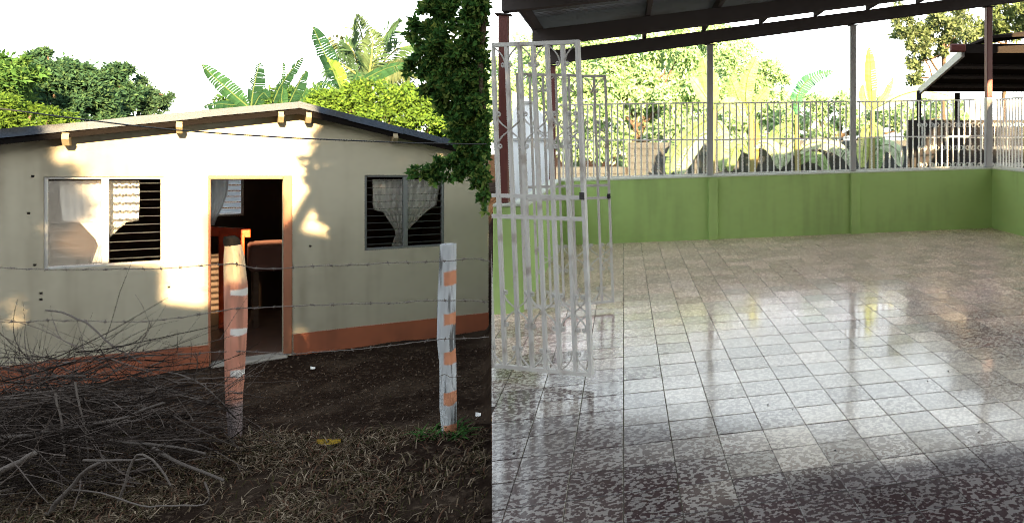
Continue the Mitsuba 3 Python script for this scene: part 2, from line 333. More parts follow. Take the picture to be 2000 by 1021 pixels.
put(k, MB().box([bw[1] - .03, -3.25, bw[2]], [bw[1], -3.19, bw[3]], H).box([bw[0], -3.25, bw[2]], [bw[1] - .03, -3.19, bw[2] + .03], H), 'm_alu')
for i in range(7):
    w = bw[2] + .03 + (i + .5) * (bw[3] - bw[2] - .03) / 7; z = (bw[3] - bw[2] - .03) / 7 * .40
    put(k + '__louvre_slat', MB().add(H([[bw[0], -3.25, w + z], [bw[1] - .03, -3.25, w + z], [bw[1] - .03, -3.21, w - z], [bw[0], -3.21, w - z]]), [[0, 1, 2, 3]]), 'm_louvre')

# curtains: rows of (pixel row, left, right) on the upright plane v, pleated
def curtain(rows, v, pleat, label, ns=44, sub=5, fold=.018, mat='m_curtain'):
    pts = [(hw(l, y, v), hw(r, y, v)) for y, l, r in rows]; V = []
    fine = []
    for k in range(len(pts) - 1):
        for t in np.linspace(0, 1, sub, endpoint=False): fine.append([np.array(pts[k][e]) * (1 - t) + np.array(pts[k + 1][e]) * t for e in (0, 1)])
    fine.append([np.array(pts[-1][0]), np.array(pts[-1][1])])
    s = np.linspace(0, 1, ns)
    for j, (l, r) in enumerate(fine):
        q = l[None] * (1 - s[:, None]) + r[None] * s[:, None]
        ph = np.sin(s * pleat + .3 * np.sin(j * .35)) * fold + .4 * fold * np.sin(s * pleat * 2.3 + j * .2)
        V.append(np.stack([q[:, 0], v + ph, q[:, 1]], -1))
    V = np.array(V); nr = len(V); i, j = np.meshgrid(np.arange(nr - 1), np.arange(ns - 1), indexing='ij')
    f = np.stack([i * ns + j, i * ns + j + 1, (i + 1) * ns + j + 1, (i + 1) * ns + j], -1).reshape(-1, 4)
    return put('curtain', MB().add(H(V.reshape(-1, 3)), f), mat, True, label, 'curtain')
curtain([(352, 116, 272), (385, 118, 273), (430, 122, 271), (434, 156, 246), (452, 173, 226), (466, 187, 212), (480, 192, 208), (512, 180, 214)], -.17, 70, 'white curtain gathered to a point behind the left window')
curtain([(350, 727, 862), (375, 728, 857), (400, 728, 852), (410, 731, 836), (414, 748, 832), (448, 771, 797), (458, 773, 791), (470, 768, 792), (487, 762, 793)], -.17, 60, 'white curtain gathered and tied behind the shaded right window')
curtain([(345, 380, 447), (380, 384, 444), (405, 384, 434), (425, 384, 424), (440, 384, 418)], -3.1, 26, 'grey lace curtain at the rear window seen through the doorway', ns=24)

# orange chair and the table inside
v = -2.0
def U(px, py): return hw(px, py, v)
ch = thing('chair', 'bright orange high backed wooden chair standing inside the doorway', 'chair')
uL, uR = U(436, 520)[0], U(472, 520)[0]; wt = U(450, 446)[1]
for nme, lo, hi in (('back_post', [uL - .045, v - .03, .03], [uL + .045, v + .03, wt - .02]), ('back_post', [uR - .03, v - .03, .03], [uR + .03, v + .03, wt - .07]),
                    ('top_rail', [uL - .14, v - .025, wt - .10], [uR + .09, v + .025, wt + .02]), ('back_rail', [uL + .045, v - .02, .80], [uR - .03, v + .02, .88]),
                    ('seat', [uL - .02, v - .55, .44], [uR + .03, v - .031, .48]), ('leg', [uL - .02, v - .54, .03], [uL + .03, v - .49, .44]), ('leg', [uR - .03, v - .54, .03], [uR + .02, v - .49, .44])):
    tilt = .10 if nme == 'top_rail' else 0
    put(ch + '__' + nme, MB().box(lo, hi, lambda q, tilt=tilt: H(np.stack([q[:, 0], q[:, 1], q[:, 2] - tilt * (q[:, 0] - uL)], -1)), .008), 'm_orange')
v = -1.7
t0, t1 = U(486, 480), U(575, 545)
tb_ = thing('table', 'table under a dull pink cloth beside the orange chair', 'table')
put(tb_ + '__tablecloth', MB().box([t0[0], v - .7, t0[1] - .34], [t1[0], v, t0[1] + .0], H, .03), 'm_cloth')
for uu in (t0[0] + .05, t1[0] - .08):
    for vv in (v - .65, v - .08): put(tb_ + '__leg', MB().box([uu, vv, .03], [uu + .05, vv + .05, t0[1] - .342], H), 'm_darkwood')

for px, py in ((64, 344), (56, 416), (80, 572), (80, 584), (68, 517), (330, 560), (606, 480)):
    u, w = hw(px, py); put(hs('nail_hole'), MB().box([u - .010, -.002, w - .010], [u + .010, .0035, w + .010], H), 'm_char')

# ------------------------------------------------------------------ fence posts and barbed wire
def loft(rows, Y, depth, sides=14, seed=0):
    """rows of (pixel row, left, right): an uneven upright stake of real depth at distance Y"""
    out, r = [], np.random.default_rng(seed); g = np.arange(sides) * 2 * np.pi / sides
    fine = []
    for (y0, l0, r0), (y1, l1, r1) in zip(rows[:-1], rows[1:]):
        for t in np.linspace(0, 1, 5, endpoint=False): fine.append((y0 + (y1 - y0) * t, l0 + (l1 - l0) * t, r0 + (r1 - r0) * t))
    fine.append(rows[-1])
    for y, l, q in fine:
        a, b = at(l, y, Y), at(q, y, Y); c = (a + b) / 2; w = (b[0] - a[0]) / 2
        k = .86 + .14 * meshkit.noise(np.stack([np.cos(g) * 1.5, np.sin(g) * 1.5, np.full(sides, y / 35)], -1), seed) * 2
        e = lambda x: np.sign(x) * np.abs(x) ** .6
        out.append(np.stack([c[0] + w * e(np.cos(g)), c[1] + depth * e(np.sin(g)) * k, c[2] + 0 * g], -1))
    p = np.array(out); nr = len(p); i, j = np.meshgrid(np.arange(nr - 1), np.arange(sides), indexing='ij')
    q = np.stack([i * sides + j, (i + 1) * sides + j, (i + 1) * sides + (j + 1) % sides, i * sides + (j + 1) % sides], -1).reshape(-1, 4)
    v = np.vstack([p.reshape(-1, 3), p[0].mean(0), p[-1].mean(0)]); o = np.arange(sides); e0 = (nr - 1) * sides; K = nr * sides
    f = np.vstack([q[:, [0, 1, 2]], q[:, [0, 2, 3]], np.stack([(o + 1) % sides, o, o * 0 + K], 1), np.stack([e0 + o, e0 + (o + 1) % sides, o * 0 + K + 1], 1)])
    return MB().add(v, f[:, ::-1])
fp = thing('fence_post', 'pink painted plank fence post with white bands in front of the doorway', 'fence post', 'stakes of the barbed wire fence')
put(fp + '__stake', loft([(478, 443, 466), (500, 441, 473), (560, 441, 480), (620, 441, 480), (680, 442, 477), (760, 444, 471), (800, 446, 469), (868, 452, 468)], 4.5, .035, seed=3), 'm_post', 55)
put(fp + '__charred_top', loft([(461, 444, 452), (466, 441, 462), (474, 441, 464), (479, 442, 466)], 4.5, .038, seed=5), 'm_char', 40)
fp2 = thing('fence_post', 'weathered blue grey round fence post with orange squares on its right side', 'fence post', 'stakes of the barbed wire fence')
put(fp2 + '__stake', loft([(476, 863, 888), (520, 861, 888), (600, 857, 887), (660, 857, 886), (700, 861, 887), (790, 862, 889), (865, 868, 889)], 4.55, .045, seed=9), 'm_oldpost', 55)
def strand(pts, label, Y=4.45, seed=1):
    r = np.random.default_rng(seed); p = np.array([at(x, y, Y + (.02 if i % 2 else 0)) for i, (x, y) in enumerate(pts)])
    s = np.concatenate([[0], np.cumsum(np.linalg.norm(np.diff(p, axis=0), axis=1))]); t = np.arange(0, s[-1], .03)
    q = np.stack([np.interp(t, s, p[:, k]) for k in range(3)], -1)
    for _ in range(3): q[1:-1] = (q[:-2] + 2 * q[1:-1] + q[2:]) / 4
    q[:, 2] += (meshkit.fbm(np.stack([t * 6, t * 0 + seed, t * 0], -1), 3) - .5) * .018
    m = MB().tube(q, .0026, 5)
    for k in np.arange(3, len(q) - 1, 4) + 0:
        for _ in range(2):
            d = r.normal(size=3); d /= np.linalg.norm(d); m.tube([q[k] - d * .015, q[k] + d * .015], .0019, 4)
        m.tube([q[k] - (q[k + 1] - q[k]) * .2, q[k] + (q[k + 1] - q[k]) * .2], .0052, 5)
    put('barbed_wire', m, 'm_wire', False, label, 'barbed wire')
strand([(-160, 520), (0, 523), (100, 525), (250, 526), (330, 522), (400, 517), (456, 512), (500, 523), (550, 525), (600, 520), (700, 516), (800, 512), (875, 508), (930, 503), (958, 510)], 'uppermost strand of barbed wire across the front of the house', seed=1)
strand([(-160, 630), (0, 627), (130, 626), (300, 626), (400, 611), (456, 602), (560, 597), (690, 593), (875, 586), (930, 588), (958, 592)], 'second strand of barbed wire from the top between the posts', seed=2)
strand([(-160, 715), (0, 708), (130, 705), (250, 697), (330, 694), (456, 683), (560, 690), (690, 682), (875, 660), (958, 657)], 'lowest long strand of barbed wire at the salmon base band', seed=3)
def tie(pts, Y, label):
    put('binding_wire', MB().tube([at(x, y, Y) for x, y in pts], .0022, 5), 'm_wire', False, label, 'wire')
tie([(438, 768), (450, 763), (466, 766), (475, 764)], 4.44, 'dark binding wire low on the pink plank post')
tie([(858, 734), (868, 730), (880, 736), (900, 734)], 4.44, 'dark binding wire low on the blue grey post')
# service cable
cab = [(-120, 195), (0, 212), (120, 228), (240, 243), (345, 254), (450, 262), (580, 270), (700, 275), (800, 279), (900, 281), (950, 281)]
put('power_cable', MB().tube([at(x, y, 3.6 + .4 * i / 10) for i, (x, y) in enumerate(cab)], .0042, 6), 'm_cable', True, 'thin black cable hanging across the gable of the house', 'cable')

# ------------------------------------------------------------------ brush pile, twigs and dry grass
def gnd(X, Y): return float(gz(np.array(X, float), np.array(Y, float)))
TW = np.array([[.065, .053, .047], [.038, .03, .027], [.125, .105, .095], [.02, .016, .014]])
def pile(X, Y):                                         # height of the heap above the ground
    x0 = -4.55; return .60 * math.exp(-((X - x0) / .75) ** 2 - ((Y - 4.15) / .48) ** 2) + .36 * math.exp(-((X + 3.75) / .6) ** 2 - ((Y - 4.0) / .42) ** 2)
def twig(m, p, d, L, r0, r, curl=1.0, col=None, sides=4, branch=0):
    n_ = max(5, int(L / .07)); q = [np.array(p)]; d = np.array(d, float); d /= np.linalg.norm(d); w = r.normal(size=3) * curl
    for _ in range(n_):
        w = w * .75 + r.normal(size=3) * curl * .4; d = d + w * .10; d /= np.linalg.norm(d); q.append(q[-1] + d * L / n_)
    q = np.array(q); fl = np.array([gnd(a, b) for a, b in q[:, :2]]) + r0; q[:, 2] = np.maximum(q[:, 2], fl)
    c = TW[r.integers(4)] * r.uniform(.6, 1.25) if col is None else np.array(col)
    m.tube(q, np.linspace(r0, r0 * .3, len(q)), sides, sides > 4, c)
    for _ in range(branch):
        k = r.integers(1, len(q) - 1); e = q[k + 1] - q[k] if k + 1 < len(q) else d; e = e / np.linalg.norm(e) + r.normal(size=3) * .55
        twig(m, q[k], e, L * r.uniform(.25, .5), r0 * .55, r, curl, c, sides)
    return q
r = np.random.default_rng(21); m = MB()
for _ in range(1500):
    X = r.uniform(-5.8, -3.55) if r.random() < .8 else r.uniform(-5.8, -4.3); Y = r.uniform(3.3, 4.65) if X < -4.3 else r.uniform(3.65, 4.35); Z = gnd(X, Y) + pile(X, Y) * r.uniform(.05, 1.0)
    ang = r.normal(0, .5) + (math.pi if r.random() < .5 else 0); d = [math.cos(ang), math.sin(ang) * .5, r.normal(.02, .25)]
    twig(m, [X, Y, Z], d, r.uniform(.3, 1.0) * (1 if X < -4.2 else .55), r.uniform(.0016, .0045), r, 1.0, branch=r.integers(0, 3))
for _ in range(70):                                     # thin shoots sticking up out of the heap
    X, Y = r.uniform(-5.6, -4.0), r.uniform(4.0, 4.5); Z = gnd(X, Y) + pile(X, Y) * .7
    twig(m, [X, Y, Z], [r.normal(0, .6), r.normal(0, .3), r.uniform(.4, 1.1)], r.uniform(.2, .45), r.uniform(.0014, .0026), r, 1.3, branch=r.integers(0, 3))
put('brush_pile', m, 'm_twig', False, 'tangled heap of thin dry grey twigs in front of the house', 'brush', kind='stuff')
BR = [([(-20, 860), (75, 845), (150, 832), (230, 822), (285, 800), (322, 787)], .013, 'long pale bent branch lying across the top of the brush heap', 3.9),
      ([(-30, 945), (10, 912), (45, 897), (72, 882)], .022, 'thick short stick at the left edge of the brush heap', 3.55),
      ([(84, 1025), (100, 990), (130, 955), (165, 918), (198, 903)], .014, 'straight grey stick slanting down out of the heap to the grass', 3.5),
      ([(165, 897), (210, 900), (265, 896), (285, 893)], .008, 'short grey stick lying level under the middle of the brush heap', 3.6),
      ([(220, 860), (270, 866), (340, 871), (405, 884)], .009, 'pale straight stick lying right of the middle of the heap', 3.85),
      ([(295, 873), (330, 890), (350, 908), (380, 915), (410, 924), (440, 938)], .011, 'knobbly bent branch on the right slope of the heap', 3.75),
      ([(228, 976), (250, 935), (262, 900), (258, 880), (285, 882), (315, 910), (338, 946)], .007, 'arched grey twig standing at the front of the heap', 3.55),
      ([(105, 768), (118, 790), (126, 830), (124, 880), (118, 920), (112, 950)], .006, 'dark curved twig hanging down the front of the heap', 3.8),
      ([(143, 745), (146, 780), (162, 810), (169, 850), (168, 900)], .006, 'second dark curved twig right of the hanging one', 3.85),
      ([(255, 738), (310, 756), (370, 775), (420, 790), (452, 806)], .006, 'long thin twig pointing from the heap to the pink post', 4.3),
      ([(85, 606), (115, 606), (150, 622), (190, 640), (205, 660), (222, 682), (250, 690), (275, 712)], .006, 'arching dry twig rising above the heap against the wall', 4.35),
      ([(400, 940), (420, 985), (350, 985), (280, 990), (200, 960), (130, 955)], .005, 'looping thin twig lying on the grass before the heap', 3.5),
      ([(330, 728), (370, 732), (415, 762), (440, 790)], .005, 'thin curved twig beside the foot of the pink post', 4.2)]
for pts, rad, lab, Y in BR:
    p = np.array([at(x, y, Y) for x, y in pts]); s = np.concatenate([[0], np.cumsum(np.linalg.norm(np.diff(p, axis=0), axis=1))])
    t = np.linspace(0, s[-1], max(8, int(s[-1] / .05))); q = np.stack([np.interp(t, s, p[:, k]) for k in range(3)], -1)
    for _ in range(2): q[1:-1] = (q[:-2] + 2 * q[1:-1] + q[2:]) / 4
    q += (meshkit.fbm(np.stack([t * 9, t * 0 + len(lab), t * 0], -1)[:, None] + np.arange(3)[None, :, None] * 7.3, 3) - .5) * .03
    q[:, 2] = np.maximum(q[:, 2], [gnd(a, b) + rad for a, b in q[:, :2]])
    put('dry_branch', MB().tube(q, np.linspace(rad, rad * .6, len(q)) * (1 + .25 * (meshkit.noise(np.stack([t * 25, t * 0, t * 0], -1)) - .5)), 7, True, np.array([.135, .118, .108]) * r.uniform(.8, 1.1)), 'm_twig', True, lab, 'branch')
def blades(n_, xr, yr, hr, cols, seed, dens=None, wd=.004):
    r = np.random.default_rng(seed); m = MB(); X = r.uniform(*xr, n_ * 4); Y = r.uniform(*yr, n_ * 4); k = side(np.stack([X, Y], -1)) < -.03
    if dens is not None: k &= r.random(len(X)) < dens(X, Y)
    X, Y = X[k][:n_], Y[k][:n_]; N = len(X); Z = gz(X, Y); h = r.uniform(*hr, N); g = r.uniform(0, 2 * np.pi, N); lean = r.uniform(.5, 2.6, N) * h
    w = np.stack([np.cos(g + 1.57), np.sin(g + 1.57), 0 * g], -1) * (wd * r.uniform(.5, 1.3, N))[:, None]; b = np.stack([X, Y, Z - .004], -1)
    dirn = np.stack([np.cos(g), np.sin(g), 0 * g], -1)
    mid = b + dirn * (lean * .4)[:, None] + UP * (h * .75)[:, None]; tip = b + dirn * lean[:, None] + UP * (h * r.uniform(.5, 1.1, N))[:, None]
    V = np.stack([b - w, b + w, mid + w * .8, mid - w * .8, tip], 1).reshape(-1, 3); o = np.arange(N)[:, None] * 5
    f = np.vstack([o + [0, 1, 2], o + [0, 2, 3], o + [3, 2, 4]]); c = cols[r.integers(len(cols), size=N)] * r.uniform(.6, 1.2, (N, 1))
    return m.add(V, f, np.repeat(c, 5, 0))
STRAW = np.array([[.15, .115, .08], [.10, .075, .05], [.065, .048, .034], [.26, .21, .155], [.05, .046, .022], [.10, .055, .038]])
clump = lambda X, Y: np.clip(meshkit.fbm(np.stack([X * 2.6, Y * 2.6, X * 0], -1), 4, 3) * 2.4 - .75, .06, 1) * np.clip(meshkit.fbm(np.stack([X * 11, Y * 11, X * 0], -1), 3, 5) * 2.2 - .4, .15, 1)
put('dry_grass', blades(24000, (-4.6, -1.5), (2.9, 4.62), (.008, .05), STRAW, 5, clump, .0034), 'm_twig', False, 'straw coloured dry grass covering the near edge of the yard', 'grass', kind='stuff')
put('leaf_litter', blades(5000, (-6.5, -2.3), (4.7, 8.5), (.004, .02), np.array([[.09, .065, .05], [.13, .10, .08], [.05, .036, .03]]), 8, None, .006), 'm_twig', False, 'fine dry litter on the bare soil behind the fence', 'litter', kind='stuff')
b = at(878, 846, 4.5)
mm = blades(90, (b[0] - .16, b[0] + .13), (4.4, 4.6), (.03, .08), np.array([[.03, .085, .025], [.05, .11, .03]]), 9, None, .008)
put('weeds', mm, 'm_twig', False, 'small green weeds at the foot of the blue grey fence post', 'weeds', kind='stuff')
def leafpiece(px, py, L, W, label, mat, name, cat, seed):
    P_ = onplane(px, py, [0, 0, -.095], UP) if py > 855 else None
    if P_ is None:
        for Y in np.arange(4.9, 8.5, .02):
            P_ = at(px, py, Y)
            if P_[2] <= gnd(P_[0], P_[1]) + .004: break
    z = gnd(P_[0], P_[1]) + .012; r = np.random.default_rng(seed); s = np.linspace(-1, 1, 9); g = r.uniform(-.4, .4)
    up_ = np.stack([s * L * math.cos(g), s * L * math.sin(g) + W * (1 - s * s), z - P_[2] + .01 + .012 * s ** 2], -1); dn = np.stack([s * L * math.cos(g), s * L * math.sin(g) - W * (1 - s * s), z - P_[2] + .0 * s], -1)
    v = np.vstack([up_, dn]) + P_; i = np.arange(8); put(name, MB().add(v, np.stack([i, i + 1, i + 10, i + 9], 1)), mat, True, label, cat)
leafpiece(642, 864, .075, .03, 'single fallen yellow leaf on the dry grass', 'm_yellow', 'fallen_leaf', 'leaf', 1)
leafpiece(611, 721, .03, .02, 'small white scrap of litter on the soil right of the doorway', 'm_paper', 'paper_scrap', 'litter', 2)
leafpiece(934, 812, .03, .03, 'white scrap of litter in the shade right of the blue grey post', 'm_paper', 'paper_scrap', 'litter', 3)

# ------------------------------------------------------------------ terrace: tiled floor, walls, posts, roof
AB, BR_, BL = 11.29, 6.31, -.914                        # back wall, right wall, left wall
LIM = lambda a: -.16536 * a + .004                      # the property line in terrace coordinates
region = Polygon([(1.6, LIM(1.6)), (7.19, LIM(7.19)), (7.19, BL), (AB + .02, BL), (AB + .02, BR_ + .02), (1.6, BR_ + .02)])
FL = 'terrace_floor'
put(FL, MB().prism(region, -.28, -.003, Tm), 'm_grout', False, 'mortar bed and joints of the tiled terrace floor', kind='structure')
r = np.random.default_rng(4); tiles = []
for ia in range(int((1.6 - OA) / PA) - 1, int((AB - OA) / PA) + 2):
    for ib in range(int((-1.3 - OB) / PB) - 1, int((BR_ - OB) / PB) + 2):
        g = .0021; q = sbox(OA + ia * PA + 2 * g, OB + ib * PB + g, OA + (ia + 1) * PA - 2 * g, OB + (ib + 1) * PB - g).intersection(region)
        if q.is_empty or q.geom_type != 'Polygon' or q.area < .002: continue
        c = q.centroid; w = Tm([c.x, c.y, 0]); px = CX + F * w[0] / w[1] if w[1] > .5 else -1
        vis = w[1] > 2.9 and 940 < px < 2020 and CY + F * (EYE - w[2]) / w[1] < 1060
        tiles.append((0 if vis else 1, w[1], q, c))
tiles.sort(key=lambda t: (t[0], t[1]))
rest = MB()
for k, (nv, Y, q, c) in enumerate(tiles):
    tx, ty, dz = r.normal(0, .0026), r.normal(0, .0026), r.normal(0, .0003)
    p = np.array(q.exterior.coords)[:-1]
    if q.exterior.is_ccw is False: p = p[::-1]
    cen = np.array([c.x, c.y]); e = p + (cen - p) / np.linalg.norm(cen - p, axis=1, keepdims=True) * .0022
    n_ = len(p); z = lambda s, o: np.column_stack([s, o + dz + (s[:, 0] - c.x) * tx + (s[:, 1] - c.y) * ty])
    v = np.vstack([z(p, -.02), z(p, -.0012), z(e, 0)]); i = np.arange(n_); j = (i + 1) % n_
    f = np.vstack([np.stack([i, i + n_, j + n_], 1), np.stack([i, j + n_, j], 1), np.stack([i + n_, i + 2 * n_, j + 2 * n_], 1), np.stack([i + n_, j + 2 * n_, j + n_], 1), np.stack([np.full(n_ - 2, 2 * n_), np.arange(2, n_) + 2 * n_, np.arange(1, n_ - 1) + 2 * n_], 1)])
    v = Tm(v); f = f[:, ::-1] if np.cross(v[f[-1, 1]] - v[f[-1, 0]], v[f[-1, 2]] - v[f[-1, 0]])[2] < 0 else f
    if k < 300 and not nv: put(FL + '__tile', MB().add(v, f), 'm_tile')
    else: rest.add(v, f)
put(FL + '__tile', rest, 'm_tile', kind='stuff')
def wtop(b): return .966 + (b + .136) * .0136           # height of the back wall
pw_ = lambda a0: (lambda q: Tm(np.stack([a0 + q[:, 2], q[:, 0], q[:, 1]], -1)))
WL = thing('parapet_wall', 'long green plastered low wall closing the far side of the terrace', 'wall')
put(WL + '__wall_face', MB().prism(Polygon([(BL - .14, -.1), (BR_ + .15, -.1), (BR_ + .15, wtop(BR_)), (BL - .14, wtop(BL))]), 0, .15, pw_(AB)), 'm_green')
put(WL + '__coping', MB().prism(Polygon([(BL - .14, wtop(BL) + .001), (BR_ + .15, wtop(BR_) + .001), (BR_ + .15, wtop(BR_) + .025), (BL - .14, wtop(BL) + .025)]), -.012, .16, pw_(AB)), 'm_cap')
for l, q in ((1384, 1402), (1662, 1680)):
    b0, b1 = tb(l, 400, AB - .05)[0], tb(q, 400, AB - .05)[0]
    put(WL + '__pilaster', MB().box([AB - .055, b0, -.1], [AB - .001, b1, wtop(b0) - .002], Tm, .008), 'm_green')
WR = thing('parapet_wall', 'green low wall along the right side of the terrace', 'wall')
put(WR + '__wall_face', MB().box([3.0, BR_, -.1], [AB - .001, BR_ + .149, 1.05], Tm), 'm_green')
put(WR + '__coping', MB().box([3.0, BR_ - .012, 1.051], [AB - .013, BR_ + .16, 1.075], Tm), 'm_cap')
WZ = thing('parapet_wall', 'low green wall and pier on the left side of the terrace behind the gates', 'wall')
put(WZ + '__wall_face', MB().box([7.35, BL - .14, -.1], [AB - .001, BL, .97], Tm), 'm_green')
put(WZ + '__coping', MB().box([7.35, BL - .15, .971], [AB - .013, BL + .012, .995], Tm), 'm_cap')
put(WZ + '__pier', MB().box([7.19, LIM(7.19) + .012, -.1], [7.349, BL + .0, 1.0], Tm, .01), 'm_green')
put(WZ + '__pier_cap', MB().box([7.18, LIM(7.19) + .012, 1.001], [7.35, BL + .01, 1.03], Tm, .006), 'm_cap')
# posts
def zb(b): return 3.2295 + .17747 * b                   # underside of the roof beams (world height)
def hb(a, b): return zb(b) - SA * a - SB * b
def post(name, a, b, h0, h1, w, mat, label, cat='post'):
    k = thing(name, label, cat, 'posts carrying the terrace roof'); parts = MB().box([a - w / 2, b - w / 2, h0], [a + w / 2, b + w / 2, h1], Tm, .008)
    put(k + '__shaft', parts, mat); put(k + '__top_plate', MB().box([a - w * .8, b - w * .8, h1 + .001], [a + w * .8, b + w * .8, h1 + .012], Tm), 'm_beam'); return k
bp = [tb(1386.5, 300, AB + .075)[0], tb(1665.5, 300, AB + .075)[0], tb(1930.5, 250, AB + .075)[0]]
post('roof_post', AB + .075, bp[0], wtop(bp[0]) + .026, hb(AB, bp[0]) - .03, .095, 'm_greypost', 'grey steel post left of the middle one in the far railing')
post('roof_post', AB + .075, bp[1], wtop(bp[1]) + .026, hb(AB, bp[1]) - .03, .095, 'm_greypost', 'grey steel post near the middle of the far railing')
k = post('roof_post', AB + .075, bp[2], 2.33, hb(AB, bp[2]) - .03, .11, 'm_redpost', 'dark red steel post with grey foot at the far right corner of the terrace')
put(k + '__foot', MB().box([AB + .02, bp[2] - .06, wtop(bp[2]) + .026], [AB + .13, bp[2] + .06, 2.329], Tm, .006), 'm_greypost', label='grey painted lower half of the post')
bl_ = tb(984, 330, 7.27)[0]
post('roof_post', 7.27, bl_, 1.031, hb(7.27, bl_) - .03, .085, 'm_redpost', 'dark red post standing on the pier at the left behind the front gate')
bc = tb(1079, 200, AB + .07)[0]
post('roof_post', AB + .07, bc, wtop(bc) + .026, hb(AB, bc) - .03, .09, 'm_redpost', 'brown red post at the far left corner behind the rear gate')
# roof
RF = thing('terrace_roof', 'dark underside of the corrugated metal roof over the terrace with its beams', 'roof')
def wz(a, b, z): return np.stack([a * D1[0] + b * D2[0], a * D1[1] + b * D2[1], z], -1)
def beam(a0, a1, b0, b1, z0, z1, bev=.004):             # a beam along b that follows the roof's slope
    return MB().box([a0, b0, z0], [a1, b1, z1], lambda q: wz(q[:, 0], q[:, 1], zb(q[:, 1]) + q[:, 2]), bev)
RB0, RB1 = -1.10, 7.6
for k, (a0, hgt) in enumerate(((AB + .02, .20), (9.50, .21), (7.22, .22), (4.9, .22), (3.35, .22))):
    put(RF + '__beam', beam(a0, a0 + .11, max(RB0, LIM(a0) + .02), RB1, 0, hgt), 'm_beam')
for bq in np.arange(-.62, 7.6, .93):
    if bq < LIM(3.2) + .05: continue
    put(RF + '__purlin', beam(3.2, 11.5, bq - .03, bq + .03, .221, .345, .004), 'm_beam')
put(RF + '__eave_rail', beam(6.75, 11.5, RB0, RB0 + .06, .221, .345), 'm_beam')
a0 = 3.1
while a0 < 11.4:
    a1 = min(a0 + .86, 11.52); aa = np.arange(a0, a1 + .04, .0145)
    bs = np.array([0, .25, .5, .75, 1.0])[None, :] * (RB1 + .2 - np.maximum(RB0 - .1, LIM(aa) + .02))[:, None] + np.maximum(RB0 - .1, LIM(aa) + .02)[:, None]
    A_ = np.repeat(aa[:, None], 5, 1); z = zb(bs) + .368 + .014 * np.sin(A_ * 2 * np.pi / .088) + .004 * (int(a0 * 10) % 2)
    i, j = np.meshgrid(np.arange(len(aa) - 1), np.arange(4), indexing='ij')
    put(RF + '__metal_sheet', MB().add(wz(A_, bs, z).reshape(-1, 3), np.stack([i * 5 + j, (i + 1) * 5 + j, (i + 1) * 5 + j + 1, i * 5 + j + 1], -1).reshape(-1, 4)), 'm_zinc', True)
    a0 = a1
# railings
def railing(p0, p1, h, label, n_, thick=.022, mid=None):
    """p0, p1: (a, b); h: heights of bottom, middle and top rail at both ends"""
    k = thing('railing', label, 'railing', 'railings standing on the low walls'); p0, p1 = np.array(p0), np.array(p1); d = p1 - p0; L = np.linalg.norm(d); d /= L; nn = np.array([-d[1], d[0]])
    def W(s, o, z): return Tm(np.stack([p0[0] + d[0] * s + nn[0] * o, p0[1] + d[1] * s + nn[1] * o, z], -1))
    def hh(e, s): return h[0][e] + (h[1][e] - h[0][e]) * s / L
    t = thick / 2
    for e in range(3):
        put(k + '__rail', MB().box([0, -t * 1.2, -t], [L, t * 1.2, t], lambda q: W(q[:, 0], q[:, 1], hh(e, q[:, 0]) + q[:, 2])), 'm_rail')
    for i in range(n_):
        s = (i + .5) * L / n_
        put(k + '__bar', MB().box([s - t, -t, hh(0, s) + t], [s + t, t, hh(2, s) - t], lambda q: W(q[:, 0], q[:, 1], q[:, 2])), 'm_rail')
ar = AB + .075
def hs3(px, yt, ym): b = tb(px, yt, ar)[0]; return (wtop(b) + .045, tb(px, ym, ar)[1], tb(px, yt, ar)[1])
for (l, ytl, yml), (q, ytr, ymr), n_, lab in (((1094, 205, 274), (1380, 200.5, 273), 25, 'barred metal railing on the far wall left of the first grey post'),
        ((1394, 202, 273), (1658, 198, 269.5), 22, 'barred metal railing on the far wall between the two grey posts'),
        ((1673, 199, 268.5), (1921, 194.5, 265), 22, 'barred metal railing on the far wall between the middle post and the corner post')):
    railing((ar, tb(l, 250, ar)[0]), (ar, tb(q, 250, ar)[0]), (hs3(l, ytl, yml), hs3(q, ytr, ymr)), lab, n_)
railing((AB - .02, BR_ + .07), (4.5, BR_ + .07), ((1.10, 1.62, 2.285), (1.10, 1.62, 2.285)), 'barred metal railing on the right side wall of the terrace', 68)
# gates
def spiral(x0, z0, dx, dz, rad, turn=1.35, n_=16):
    """from (0,0) swinging out to a curl whose centre is (dx, dz)"""
    sg = 1 if dx > 0 else -1; up = 1 if dz > 0 else -1; g = np.linspace(0, turn * 2 * np.pi, n_); rr = rad * (1 - .62 * g / g[-1])
    cx_, cz_ = dx, dz; cur = np.stack([cx_ + sg * rr * np.cos(g), cz_ + up * rr * np.sin(g)], 1)
    st = cur[0]; t = np.linspace(0, 1, 9)[:-1, None]; c1 = np.array([dx * .25, dz * .15]); c2 = st + np.array([0, -up * abs(dz) * .55])
    bez = (1 - t) ** 3 * 0 + 3 * (1 - t) ** 2 * t * c1 + 3 * (1 - t) * t ** 2 * c2 + t ** 3 * st
    return np.vstack([bez, cur]) + [x0, z0]
def clip(mb):
    v, f = mb.mesh(); m = trimesh.Trimesh(v, f, process=False); nrm = np.array([1, EDGE, 0]); s = side(m.vertices)
    if s.min() > .004: return mb
    if s.max() < .004: return None
    m = trimesh.intersections.slice_mesh_plane(m, nrm, nrm * .004 / np.dot(nrm, nrm)); return MB().add(np.array(m.vertices), np.array(m.faces)) if len(m.faces) else None
